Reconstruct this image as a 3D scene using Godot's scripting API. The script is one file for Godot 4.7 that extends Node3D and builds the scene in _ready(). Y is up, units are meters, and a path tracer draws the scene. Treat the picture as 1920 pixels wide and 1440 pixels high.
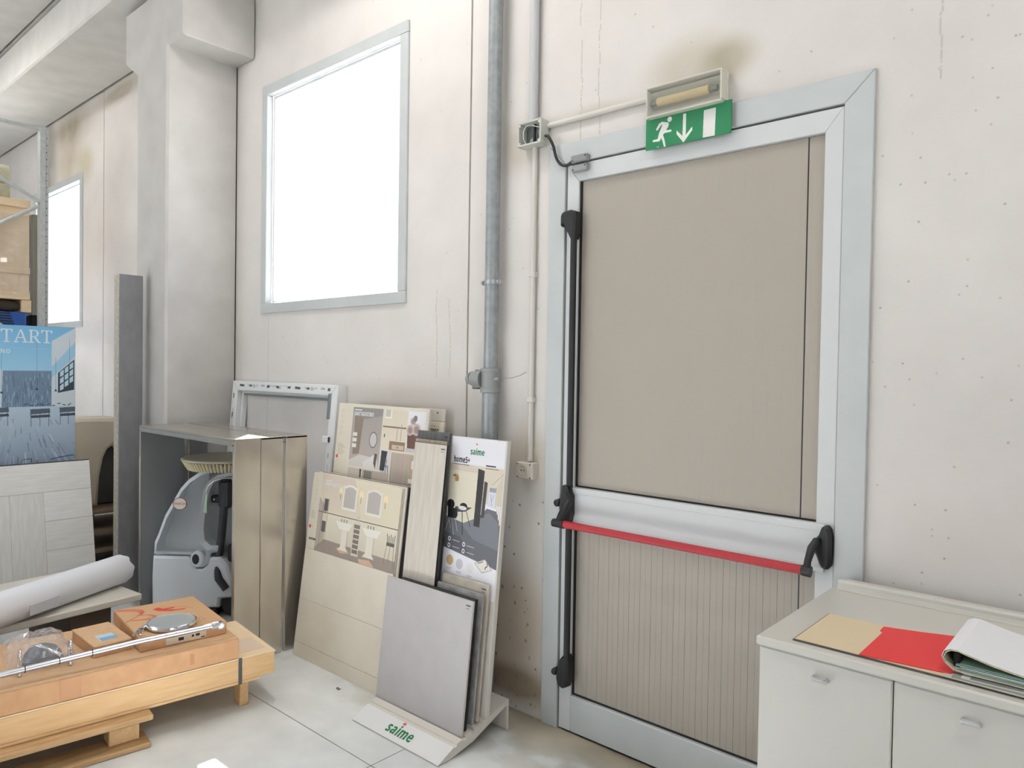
extends Node3D

# ------------------------------------------------------------------ mesh helper
class M:
	var v := PackedVector3Array()
	var n := PackedVector3Array()
	var u := PackedVector2Array()
	var xf := Transform3D()
	func t3(a: Vector3, b: Vector3, c: Vector3, na: Vector3, nb: Vector3, nc: Vector3, ua := Vector2(), ub := Vector2(), uc := Vector2()) -> void:
		if (b - a).cross(c - a).dot(na + nb + nc) > 0.0:
			var s := b; b = c; c = s
			s = nb; nb = nc; nc = s
			var w := ub; ub = uc; uc = w
		v.append(xf * a); v.append(xf * b); v.append(xf * c)
		n.append((xf.basis * na).normalized()); n.append((xf.basis * nb).normalized()); n.append((xf.basis * nc).normalized())
		u.append(ua); u.append(ub); u.append(uc)
	func quad(a: Vector3, b: Vector3, c: Vector3, d: Vector3, nn: Vector3, ua := Vector2(0, 1), ub := Vector2(1, 1), uc := Vector2(1, 0), ud := Vector2(0, 0)) -> void:
		t3(a, b, c, nn, nn, nn, ua, ub, uc)
		t3(a, c, d, nn, nn, nn, ua, uc, ud)
	# rectangle print facing +z
	func face(x0: float, y0: float, x1: float, y1: float, z: float, r := Rect2(0, 0, 1, 1)) -> void:
		quad(Vector3(x0, y0, z), Vector3(x1, y0, z), Vector3(x1, y1, z), Vector3(x0, y1, z), Vector3.BACK, Vector2(r.position.x, r.end.y), r.end, Vector2(r.end.x, r.position.y), r.position)
	# box between two corners with chamfered edges
	func box(a: Vector3, b: Vector3, ch := 0.0) -> void:
		var c := (a + b) * 0.5
		var h := ((b - a) * 0.5).abs()
		ch = minf(ch, minf(h.x, minf(h.y, h.z)) * 0.9)
		var ax := [Vector3.RIGHT, Vector3.UP, Vector3.BACK]
		var hh := [h.x, h.y, h.z]
		for i in 3:
			var j: int = (i + 1) % 3
			var k: int = (i + 2) % 3
			for s: float in [-1.0, 1.0]:
				var o: Vector3 = c + ax[i] * s * hh[i]
				var p: Vector3 = ax[j] * (hh[j] - ch)
				var q: Vector3 = ax[k] * (hh[k] - ch)
				quad(o - p - q, o + p - q, o + p + q, o - p + q, ax[i] * s)
		if ch <= 0.0:
			return
		for i in 3:
			var j: int = (i + 1) % 3
			var k: int = (i + 2) % 3
			var e: Vector3 = ax[k] * (hh[k] - ch)
			for s: float in [-1.0, 1.0]:
				for w: float in [-1.0, 1.0]:
					var p: Vector3 = c + ax[i] * s * hh[i] + ax[j] * w * (hh[j] - ch)
					var q: Vector3 = c + ax[i] * s * (hh[i] - ch) + ax[j] * w * hh[j]
					var nn: Vector3 = (ax[i] * s + ax[j] * w).normalized()
					quad(p - e, p + e, q + e, q - e, nn)
		for s: float in [-1.0, 1.0]:
			for w: float in [-1.0, 1.0]:
				for r: float in [-1.0, 1.0]:
					var d := Vector3(s, w, r)
					var g := c + d * h
					t3(g - Vector3(0, w, r) * ch, g - Vector3(s, 0, r) * ch, g - Vector3(s, w, 0) * ch, d, d, d)
	# tube through points; rad may be one number or a list
	func tube(pts: Array, rad, sides := 10, caps := true) -> void:
		var rings := []
		var side := Vector3.ZERO
		for i in pts.size():
			var p: Vector3 = pts[i]
			var tn: Vector3 = (pts[mini(i + 1, pts.size() - 1)] - pts[maxi(i - 1, 0)]).normalized()
			if side == Vector3.ZERO:
				side = tn.cross(Vector3.UP if absf(tn.y) < 0.9 else Vector3.RIGHT).normalized()
			side = (side - tn * side.dot(tn)).normalized()
			var up := tn.cross(side)
			var r: float = rad[i] if rad is Array else rad
			var ring := []
			for k in sides:
				var a := TAU * k / sides
				var d := side * cos(a) + up * sin(a)
				ring.append([p + d * r, d])
			rings.append(ring)
			if caps and (i == 0 or i == pts.size() - 1):
				var nn := -tn if i == 0 else tn
				for k in sides:
					t3(p, ring[k][0], ring[(k + 1) % sides][0], nn, nn, nn)
		for i in rings.size() - 1:
			for k in sides:
				var a: Array = rings[i][k]
				var b: Array = rings[i][(k + 1) % sides]
				var c: Array = rings[i + 1][(k + 1) % sides]
				var d: Array = rings[i + 1][k]
				t3(a[0], b[0], c[0], a[1], b[1], c[1])
				t3(a[0], c[0], d[0], a[1], c[1], d[1])
	# profile (radius, height) turned round the y axis at o
	func lathe(prof: Array, seg := 24, o := Vector3.ZERO) -> void:
		for i in prof.size() - 1:
			var p: Vector2 = prof[i]
			var q: Vector2 = prof[i + 1]
			var d := q - p
			var nv := Vector2(d.y, -d.x).normalized()
			for k in seg:
				var a := TAU * k / seg
				var b := TAU * (k + 1) / seg
				var ca := Vector3(cos(a), 0, sin(a))
				var cb := Vector3(cos(b), 0, sin(b))
				var na := ca * nv.x + Vector3.UP * nv.y
				var nb := cb * nv.x + Vector3.UP * nv.y
				var A := o + ca * p.x + Vector3.UP * p.y
				var B := o + cb * p.x + Vector3.UP * p.y
				var C := o + cb * q.x + Vector3.UP * q.y
				var D := o + ca * q.x + Vector3.UP * q.y
				if p.x > 0.0: t3(A, B, C, na, nb, nb)
				if q.x > 0.0: t3(A, C, D, na, nb, na)
	# polygon in xy pulled from z0 to z1, front edge chamfered by ch
	func prism(poly: PackedVector2Array, z0: float, z1: float, ch := 0.0, smooth := false) -> void:
		var p := poly.duplicate()
		if Geometry2D.is_polygon_clockwise(p):
			p.reverse()
		var N := p.size()
		var nor := PackedVector2Array()
		for i in N:
			var e := p[(i + 1) % N] - p[i]
			nor.append(Vector2(e.y, -e.x).normalized())
		var vn := PackedVector2Array()
		var ins := PackedVector2Array()
		for i in N:
			var m := (nor[(i + N - 1) % N] + nor[i])
			var ml := m.normalized()
			vn.append(ml)
			ins.append(p[i] - ml * minf(ch / maxf(ml.dot(nor[i]), 0.4), ch * 2.5))
		var tri := Geometry2D.triangulate_polygon(ins)
		var trb := Geometry2D.triangulate_polygon(p)
		for i in range(0, tri.size(), 3):
			t3(V(ins[tri[i]], z1), V(ins[tri[i + 1]], z1), V(ins[tri[i + 2]], z1), Vector3.BACK, Vector3.BACK, Vector3.BACK)
		for i in range(0, trb.size(), 3):
			t3(V(p[trb[i]], z0), V(p[trb[i + 1]], z0), V(p[trb[i + 2]], z0), Vector3.FORWARD, Vector3.FORWARD, Vector3.FORWARD)
		for i in N:
			var j := (i + 1) % N
			var a := V(vn[i] if smooth else nor[i], 0)
			var b := V(vn[j] if smooth else nor[i], 0)
			t3(V(p[i], z0), V(p[j], z0), V(p[j], z1 - ch), a, b, b)
			t3(V(p[i], z0), V(p[j], z1 - ch), V(p[i], z1 - ch), a, b, a)
			if ch > 0.0:
				var a2 := (a + Vector3.BACK).normalized()
				var b2 := (b + Vector3.BACK).normalized()
				t3(V(p[i], z1 - ch), V(p[j], z1 - ch), V(ins[j], z1), a2, b2, b2)
				t3(V(p[i], z1 - ch), V(ins[j], z1), V(ins[i], z1), a2, b2, a2)
	func V(p: Vector2, z: float) -> Vector3:
		return Vector3(p.x, p.y, z)
	func sheet(path: Array, z0: float, z1: float, th: float) -> void:   # bent sheet: path in xy, width along z
		var poly := PackedVector2Array()
		var back := []
		for i in path.size():
			var a: Vector2 = path[maxi(i - 1, 0)]
			var b: Vector2 = path[mini(i + 1, path.size() - 1)]
			var nn := Vector2((b - a).y, -(b - a).x).normalized() * th
			poly.append(path[i])
			back.push_front(path[i] + nn)
		for q: Vector2 in back: poly.append(q)
		prism(poly, z0, z1, 0.0)
	func mesh() -> ArrayMesh:
		var arr := []
		arr.resize(Mesh.ARRAY_MAX)
		arr[Mesh.ARRAY_VERTEX] = v
		arr[Mesh.ARRAY_NORMAL] = n
		arr[Mesh.ARRAY_TEX_UV] = u
		var am := ArrayMesh.new()
		am.add_surface_from_arrays(Mesh.PRIMITIVE_TRIANGLES, arr)
		return am

# ------------------------------------------------------------------ print helper
class Pic:
	var im: Image
	var w: int
	var h: int
	func _init(ww: int, hh: int, c: Color) -> void:
		w = ww; h = hh
		im = Image.create(w, h, false, Image.FORMAT_RGB8)
		im.fill(c)
	func rect(x0: float, y0: float, x1: float, y1: float, c: Color) -> void:
		im.fill_rect(Rect2i(Vector2i(roundi(x0 * w), roundi(y0 * h)), Vector2i(maxi(1, roundi(x1 * w) - roundi(x0 * w)), maxi(1, roundi(y1 * h) - roundi(y0 * h)))), c)
	func grad(x0: float, y0: float, x1: float, y1: float, a: Color, b: Color) -> void:
		var r0 := roundi(y0 * h)
		var r1 := roundi(y1 * h)
		for r in range(r0, r1):
			im.fill_rect(Rect2i(roundi(x0 * w), r, roundi((x1 - x0) * w), 1), a.lerp(b, float(r - r0) / maxi(1, r1 - r0)))
	func poly(pts: Array, c: Color) -> void:
		var P := []
		var lo := 1e9
		var hi := -1e9
		for p: Vector2 in pts:
			var q := Vector2(p.x * w, p.y * h)
			P.append(q); lo = minf(lo, q.y); hi = maxf(hi, q.y)
		for r in range(maxi(0, floori(lo)), mini(h, ceili(hi))):
			var xs := []
			for i in P.size():
				var a: Vector2 = P[i]
				var b: Vector2 = P[(i + 1) % P.size()]
				var y := r + 0.5
				if (a.y <= y) != (b.y <= y):
					xs.append(a.x + (b.x - a.x) * (y - a.y) / (b.y - a.y))
			xs.sort()
			for i in range(0, xs.size() - 1, 2):
				var s := maxi(0, roundi(xs[i]))
				var e := mini(w, maxi(roundi(xs[i + 1]), s + 1))
				if e > s: im.fill_rect(Rect2i(s, r, e - s, 1), c)
	func line(a: Vector2, b: Vector2, px: float, c: Color) -> void:
		var A := Vector2(a.x * w, a.y * h)
		var B := Vector2(b.x * w, b.y * h)
		var d := (B - A).normalized().orthogonal() * px * 0.5
		var s := Vector2(1.0 / w, 1.0 / h)
		poly([(A + d) * s, (B + d) * s, (B - d) * s, (A - d) * s], c)
	func curve(pts: Array, px: float, c: Color) -> void:
		for i in pts.size() - 1: line(pts[i], pts[i + 1], px, c)
	func disc(x: float, y: float, rx: float, ry: float, c: Color) -> void:
		var p := []
		for k in 28: p.append(Vector2(x + rx * cos(TAU * k / 28), y + ry * sin(TAU * k / 28)))
		poly(p, c)
	func tex() -> ImageTexture:
		im.generate_mipmaps()
		return ImageTexture.create_from_image(im)

func C8(r: int, g: int, b: int) -> Color:
	return Color8(r, g, b)

# ------------------------------------------------------------------ scene helpers
var names := {}
func numbered(s: String) -> String:
	names[s] = names.get(s, -1) + 1
	return s if names[s] == 0 else "%s_%03d" % [s, names[s]]

func mat(c: Color, rough := 0.7, metal := 0.0) -> StandardMaterial3D:
	var m := StandardMaterial3D.new()
	m.albedo_color = c
	m.roughness = rough
	m.metallic = metal
	return m

func printed(p: Pic, rough := 0.45) -> StandardMaterial3D:
	var m := mat(Color.WHITE, rough)
	m.albedo_texture = p.tex()
	m.texture_repeat = false
	return m

func noisy(a: Color, b: Color, scale: Vector3, freq: float, sd: int, rough := 0.7, relief := 0.0, world := false) -> StandardMaterial3D:
	var f := FastNoiseLite.new()
	f.seed = sd
	f.frequency = freq
	f.fractal_octaves = 5
	var nt := NoiseTexture2D.new()
	nt.width = 256; nt.height = 256; nt.seamless = true
	nt.noise = f
	var g := Gradient.new()
	g.set_color(0, a); g.set_color(1, b)
	nt.color_ramp = g
	var m := mat(Color.WHITE, rough)
	m.albedo_texture = nt
	m.uv1_triplanar = true
	m.uv1_world_triplanar = world
	m.uv1_scale = scale
	if relief > 0.0:
		m.heightmap_enabled = true
		m.heightmap_texture = nt
		m.heightmap_scale = relief
	return m

func put(m: M, called: String, material: Material, parent: Node = self) -> MeshInstance3D:
	var o := MeshInstance3D.new()
	o.mesh = m.mesh()
	o.name = numbered(called) if parent == self else called
	o.material_override = material
	o.cast_shadow = GeometryInstance3D.SHADOW_CASTING_SETTING_ON
	parent.add_child(o, true)
	return o

func tag(o: Node, label: String, category: String, group := "") -> Node:
	o.set_meta("label", label)
	o.set_meta("category", category)
	if group: o.set_meta("group", group)
	return o

func thing(called: String, label: String, category: String, at := Vector3.ZERO, turn := 0.0, group := "") -> Node3D:
	var o := Node3D.new()
	o.name = numbered(called)
	add_child(o)
	o.position = at
	o.rotation.y = turn
	tag(o, label, category, group)
	return o

func struct(called: String, at := Vector3.ZERO) -> Node3D:
	var o := Node3D.new()
	o.name = called
	add_child(o)
	o.position = at
	o.set_meta("kind", "structure")
	return o

func bx(called: String, a: Vector3, b: Vector3, ch: float, material: Material, parent: Node = self) -> MeshInstance3D:
	var m := M.new()
	m.box(a, b, ch)
	return put(m, called, material, parent)

# lettering as thin raised print facing +z of its parent
func txt(s: String, cap: float, at: Vector3, material: Material, parent: Node, bold := false, serif := false, align := HORIZONTAL_ALIGNMENT_CENTER, squeeze := 1.0) -> MeshInstance3D:
	var f := SystemFont.new()
	f.font_names = PackedStringArray(["Droid Serif" if serif else "Droid Sans"])
	f.font_weight = 700 if bold else 400
	var t := TextMesh.new()
	t.text = s
	t.font = f
	t.font_size = 48
	t.pixel_size = cap / (0.714 * 48.0)
	t.depth = 0.0006
	t.horizontal_alignment = align
	var o := MeshInstance3D.new()
	o.mesh = t
	o.name = "lettering"
	o.material_override = material
	parent.add_child(o, true)
	o.position = at
	o.scale.x = squeeze
	return o

# a board that leans back on something: bottom edge at (x, y, zb), top tipped towards -z by the slope
func leaning(called: String, label: String, category: String, x: float, zb: float, slope: float, group := "", y := 0.0) -> Node3D:
	var o := thing(called, label, category, Vector3(x, y, zb), 0.0, group)
	o.rotation.x = -atan(slope)
	return o

var S := {}

func _ready() -> void:
	# ---------------- camera, sky, sun, exposure
	var cam := Camera3D.new()
	cam.name = "camera"
	add_child(cam)
	cam.position = Vector3(0, 1.395, 2.25)
	cam.basis = Basis(Vector3.UP, 0.72433) * Basis(Vector3.RIGHT, -0.01956) * Basis(Vector3.BACK, 0.01581)
	cam.fov = 55.55
	cam.near = 0.05
	cam.current = true
	var env := Environment.new()
	var sky := Sky.new()
	var ps := ProceduralSkyMaterial.new()
	ps.sky_top_color = Color(0.74, 0.83, 0.95)
	ps.sky_horizon_color = Color(0.90, 0.94, 0.98)
	ps.ground_bottom_color = Color(0.55, 0.55, 0.53)
	ps.ground_horizon_color = Color(0.85, 0.87, 0.88)
	ps.energy_multiplier = 4.2
	sky.sky_material = ps
	env.sky = sky
	env.background_mode = Environment.BG_SKY
	env.tonemap_mode = Environment.TONE_MAPPER_LINEAR
	env.tonemap_exposure = 0.6
	env.sdfgi_enabled = true
	env.ssao_enabled = true
	env.ssil_enabled = true
	var we := WorldEnvironment.new()
	we.environment = env
	add_child(we)
	var sun := DirectionalLight3D.new()
	sun.name = "sun"
	add_child(sun)
	sun.basis = Basis.looking_at(Vector3(0.665, -1.0, 0.578).normalized(), Vector3.UP)
	sun.light_energy = 36.0
	sun.light_color = Color(0.985, 0.985, 1.0)
	sun.light_angular_distance = 0.6
	sun.sky_mode = DirectionalLight3D.SKY_MODE_LIGHT_ONLY
	sun.shadow_enabled = true
	materials()
	room()
	lamps()
	door()
	wall_fittings()
	tile_stand()
	sample_boards()
	hoods()
	scrubber()
	left_corner()
	rack()
	crates()
	cabinet()
	scrap()

func materials() -> void:
	S.wall = wall_material()
	S.floor = floor_material()
	S.floorfar = noisy(C8(222, 223, 219), C8(234, 235, 231), Vector3(0.4, 0.4, 0.4), 0.014, 9, 0.55, 0.0, true)
	S.wallback = mat(C8(150, 145, 138), 0.9)
	S.plain = noisy(C8(200, 198, 195), C8(218, 216, 213), Vector3(0.7, 0.7, 0.7), 0.02, 3, 0.85)
	S.pillar = noisy(C8(176, 173, 169), C8(190, 187, 183), Vector3(0.8, 0.8, 0.8), 0.015, 5, 0.85)
	S.beam = noisy(C8(212, 209, 204), C8(228, 225, 220), Vector3(0.8, 0.8, 0.8), 0.015, 6, 0.85)
	S.alu = noisy(C8(182, 186, 186), C8(191, 195, 194), Vector3(0.6, 0.6, 0.6), 0.02, 7, 0.45)
	S.alul = mat(C8(206, 208, 208), 0.4)
	S.white = mat(C8(226, 226, 224), 0.45)
	S.black = mat(C8(22, 22, 24), 0.45)
	S.dark = mat(C8(30, 29, 28), 0.8)
	S.panel = mat(C8(160, 152, 141), 0.5)
	S.red = mat(C8(172, 42, 52), 0.4)
	S.zinc = noisy(C8(136, 141, 143), C8(164, 168, 169), Vector3(3, 3, 3), 0.03, 11, 0.4)
	S.zinc.metallic = 0.35
	S.cream = mat(C8(214, 208, 198), 0.6)
	S.pvc = mat(C8(224, 226, 225), 0.4)
	S.chrome = mat(C8(225, 225, 228), 0.12, 1.0)
	S.steel = noisy(C8(200, 193, 182), C8(210, 203, 193), Vector3(2, 0.5, 2), 0.02, 13, 0.24)
	S.steel.metallic = 0.85
	S.cardboard = noisy(C8(196, 150, 108), C8(208, 164, 122), Vector3(2, 2, 2), 0.03, 17, 0.8)
	S.cardlight = noisy(C8(203, 165, 126), C8(214, 178, 140), Vector3(2, 2, 2), 0.03, 18, 0.8)
	S.tape = mat(C8(190, 138, 92), 0.5)
	S.pine = noisy(C8(216, 176, 126), C8(230, 194, 146), Vector3(9, 9, 0.9), 0.02, 19, 0.75)
	S.pinex = noisy(C8(212, 172, 122), C8(228, 190, 142), Vector3(0.9, 9, 9), 0.02, 20, 0.75)
	S.ply = noisy(C8(236, 208, 168), C8(246, 224, 190), Vector3(1.2, 4, 1.2), 0.02, 21, 0.75)
	S.glass = mat(Color(1, 1, 1, 0.06), 0.02)
	S.glass.transparency = BaseMaterial3D.TRANSPARENCY_ALPHA
	S.film = mat(Color(0.95, 0.96, 0.98, 0.16), 0.15)
	S.film.transparency = BaseMaterial3D.TRANSPARENCY_ALPHA
	S.ink = mat(C8(45, 45, 48), 0.7)
	S.green = mat(C8(22, 116, 70), 0.6)
	S.pinkred = mat(C8(214, 92, 84), 0.6)
	S.paper = mat(C8(232, 233, 236), 0.8)

func wall_material() -> StandardMaterial3D:
	# paint, stains and pores of the painted concrete, over x -8.2 .. 0.8 and y 0 .. 3.9
	var W := 2048
	var H := 888
	var f := FastNoiseLite.new()
	f.seed = 4
	f.frequency = 0.012
	f.fractal_octaves = 5
	var big := f.get_image(W / 2, H / 2)
	big.resize(W, H, Image.INTERPOLATE_BILINEAR)
	big.convert(Image.FORMAT_L8)
	var nd := big.get_data()
	var d := PackedByteArray()
	d.resize(W * H * 3)
	for i in W * H:
		var k: int = (nd[i] - 128) / 14
		d[i * 3] = 214 + k
		d[i * 3 + 1] = 209 + k
		d[i * 3 + 2] = 204 + k
	# soft stains: x, y, half width, half height, colour factor
	var st := [[-1.2, 2.42, 0.26, 0.16, Vector3(0.9, 0.89, 0.85)], [-1.07, 2.42, 0.14, 0.1, Vector3(0.86, 0.85, 0.8)], [-1.6, 2.36, 0.25, 0.05, Vector3(0.92, 0.91, 0.87)],
		[-2.0, 0.25, 0.35, 0.45, Vector3(0.88, 0.84, 0.78)], [-1.9, 0.08, 0.6, 0.14, Vector3(0.74, 0.69, 0.62)], [-3.2, 0.08, 1.4, 0.12, Vector3(0.8, 0.76, 0.7)],
		[-7.2, 3.45, 0.7, 0.22, Vector3(0.74, 0.71, 0.64)], [-7.3, 3.2, 0.45, 0.3, Vector3(0.84, 0.8, 0.72)], [-6.9, 3.1, 0.3, 0.25, Vector3(0.9, 0.88, 0.8)], [-6.1, 3.52, 0.8, 0.12, Vector3(0.8, 0.78, 0.73)], [-8.0, 3.2, 0.5, 0.6, Vector3(0.6, 0.58, 0.55)],
		[-1.9, 1.05, 0.16, 0.2, Vector3(0.93, 0.91, 0.87)], [-2.6, 1.2, 0.7, 0.3, Vector3(0.95, 0.94, 0.92)], [-1.98, 2.3, 0.14, 0.16, Vector3(0.9, 0.88, 0.85)]]
	for s: Array in st:
		var x0 := maxi(0, int((s[0] - s[2] + 8.2) / 9.0 * W))
		var x1 := mini(W, int((s[0] + s[2] + 8.2) / 9.0 * W))
		var y0 := maxi(0, int((3.9 - s[1] - s[3]) / 3.9 * H))
		var y1 := mini(H, int((3.9 - s[1] + s[3]) / 3.9 * H))
		var cc: Vector3 = s[4]
		for y in range(y0, y1):
			for x in range(x0, x1):
				var q := Vector2((x - (x0 + x1) * 0.5) / ((x1 - x0) * 0.5), (y - (y0 + y1) * 0.5) / ((y1 - y0) * 0.5))
				var a := clampf(1.0 - q.length(), 0.0, 1.0)
				a = clampf(a * a * (3.0 - 2.0 * a) * (0.4 + nd[y * W + x] / 128.0 * 0.7), 0.0, 1.0)
				var i := (y * W + x) * 3
				d[i] = int(d[i] * lerpf(1.0, cc.x, a))
				d[i + 1] = int(d[i + 1] * lerpf(1.0, cc.y, a))
				d[i + 2] = int(d[i + 2] * lerpf(1.0, cc.z, a))
	var im := Image.create_from_data(W, H, false, Image.FORMAT_RGB8, d)
	var rg := RandomNumberGenerator.new()
	rg.seed = 12
	for k in 900:   # pores, thicker on the right-hand panel
		var x := -0.62 + rg.randf() * 1.3 if k < 420 else -8.2 + rg.randf() * 9.0
		var y := rg.randf() * 3.6
		var g := rg.randi_range(140, 188)
		im.fill_rect(Rect2i(int((x + 8.2) / 9.0 * W), int((3.9 - y) / 3.9 * H), 1, 1), C8(g, g - 5, g - 10))
	for k in 90:    # chips near the floor left of the door
		var x := -2.25 + rg.randf() * 0.45
		var y := pow(rg.randf(), 1.6) * 0.9
		im.fill_rect(Rect2i(int((x + 8.2) / 9.0 * W), int((3.9 - y) / 3.9 * H), rg.randi_range(1, 2), rg.randi_range(1, 3)), C8(130, 122, 112))
	# hair cracks: x, y top, y bottom
	for s: Array in [[-1.665, 2.65, 2.25], [-1.58, 2.95, 2.25], [-1.665, 2.95, 2.7], [-2.45, 1.75, 1.35], [-2.37, 1.7, 1.35], [-3.9, 1.68, 0.9], [-7.35, 3.4, 2.95], [-7.0, 3.3, 3.0], [-6.55, 3.5, 3.2], [-0.45, 2.9, 2.2]]:
		var x: float = s[0]
		for r in range(int((3.9 - s[1]) / 3.9 * H), int((3.9 - s[2]) / 3.9 * H)):
			if rg.randf() < 0.12: x += rg.randf_range(-0.004, 0.004)
			if rg.randf() < 0.85: im.fill_rect(Rect2i(int((x + 8.2) / 9.0 * W), r, 1, 1), C8(186, 179, 170))
	var m := mat(Color.WHITE, 0.85)
	m.albedo_texture = ImageTexture.create_from_image(im)
	return m

func floor_material() -> StandardMaterial3D:
	# worn concrete over x -8.1 .. 1.0 and z 0 .. 3.7
	var W := 1024
	var H := 512
	var f := FastNoiseLite.new()
	f.seed = 9
	f.frequency = 0.014
	f.fractal_octaves = 6
	var a := f.get_image(W, H)
	a.convert(Image.FORMAT_L8)
	var na := a.get_data()
	f.seed = 23
	f.frequency = 0.03
	var b := f.get_image(W, H)
	b.convert(Image.FORMAT_L8)
	var nb := b.get_data()
	var d := PackedByteArray()
	d.resize(W * H * 3)
	for y in H:
		var z := 3.7 * y / H
		for x in W:
			var i := y * W + x
			var k := (na[i] - 128) * 0.12 + (nb[i] - 128) * 0.06
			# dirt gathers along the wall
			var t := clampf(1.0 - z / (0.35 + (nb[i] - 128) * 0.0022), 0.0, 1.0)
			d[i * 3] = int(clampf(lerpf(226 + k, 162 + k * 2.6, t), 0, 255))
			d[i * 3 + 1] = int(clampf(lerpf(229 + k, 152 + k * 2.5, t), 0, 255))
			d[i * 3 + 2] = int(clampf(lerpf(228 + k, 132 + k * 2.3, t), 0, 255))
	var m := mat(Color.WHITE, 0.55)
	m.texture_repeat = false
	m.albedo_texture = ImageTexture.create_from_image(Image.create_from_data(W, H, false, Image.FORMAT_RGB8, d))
	return m

# ------------------------------------------------------------------ the room
func wall_panel(parent: Node, x0: float, x1: float, hole: Rect2) -> void:
	var m := M.new()
	var xs := [x0, x1]
	var ys := [0.0, 3.9]
	if hole.size.x > 0.0:
		xs = [x0, hole.position.x, hole.end.x, x1]
		ys = [0.0, hole.position.y, hole.end.y, 3.9]
	for i in xs.size() - 1:
		for j in ys.size() - 1:
			if ys[j + 1] - ys[j] < 0.001 or (xs.size() == 4 and i == 1 and j == 1): continue
			var a := Vector3(xs[i], ys[j], 0)
			var b := Vector3(xs[i + 1], ys[j + 1], 0)
			var r := Rect2((a.x + 8.2) / 9.0, (3.9 - b.y) / 3.9, (b.x - a.x) / 9.0, (b.y - a.y) / 3.9)
			m.face(a.x, a.y, b.x, b.y, 0.0, r)
			m.quad(Vector3(a.x, a.y, -0.1), Vector3(b.x, a.y, -0.1), Vector3(b.x, b.y, -0.1), Vector3(a.x, b.y, -0.1), Vector3.FORWARD)
	# reveals and outer edges
	var rims := [Rect2(x0, 0, x1 - x0, 3.9)]
	if hole.size.x > 0.0: rims.append(hole)
	for k in rims.size():
		var q: Rect2 = rims[k]
		var s := 1.0 if k == 0 else -1.0
		m.quad(Vector3(q.position.x, q.position.y, -0.1), Vector3(q.position.x, q.position.y, 0), Vector3(q.position.x, q.end.y, 0), Vector3(q.position.x, q.end.y, -0.1), Vector3.LEFT * s)
		m.quad(Vector3(q.end.x, q.position.y, -0.1), Vector3(q.end.x, q.position.y, 0), Vector3(q.end.x, q.end.y, 0), Vector3(q.end.x, q.end.y, -0.1), Vector3.RIGHT * s)
		m.quad(Vector3(q.position.x, q.position.y, -0.1), Vector3(q.end.x, q.position.y, -0.1), Vector3(q.end.x, q.position.y, 0), Vector3(q.position.x, q.position.y, 0), Vector3.DOWN * s)
		m.quad(Vector3(q.position.x, q.end.y, -0.1), Vector3(q.end.x, q.end.y, -0.1), Vector3(q.end.x, q.end.y, 0), Vector3(q.position.x, q.end.y, 0), Vector3.UP * s)
	put(m, "wall_panel", S.wall if x0 < 1.9 else S.plain, parent)

func window(called: String, x0: float, x1: float, y0: float, y1: float) -> void:
	var w := struct(called)
	var f := 0.058
	for q: Array in [["frame", Vector3(x0, y0, -0.03), Vector3(x1, y0 + f, 0.012)], ["frame", Vector3(x0, y1 - f, -0.03), Vector3(x1, y1, 0.012)], ["frame", Vector3(x0, y0 + f, -0.03), Vector3(x0 + f, y1 - f, 0.012)], ["frame", Vector3(x1 - f, y0 + f, -0.03), Vector3(x1, y1 - f, 0.012)]]:
		bx(q[0], q[1], q[2], 0.003, S.alu, w)
	var g := 0.016
	x0 += f; x1 -= f; y0 += f; y1 -= f
	for q: Array in [[Vector3(x0, y0, -0.056), Vector3(x1, y0 + g, -0.03)], [Vector3(x0, y1 - g, -0.056), Vector3(x1, y1, -0.03)], [Vector3(x0, y0 + g, -0.056), Vector3(x0 + g, y1 - g, -0.03)], [Vector3(x1 - g, y0 + g, -0.056), Vector3(x1, y1 - g, -0.03)]]:
		bx("sash", q[0], q[1], 0.002, S.white, w)
	bx("pane", Vector3(x0 + g * 0.5, y0 + g * 0.5, -0.046), Vector3(x1 - g * 0.5, y1 - g * 0.5, -0.042), 0.0, S.glass, w)

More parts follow.
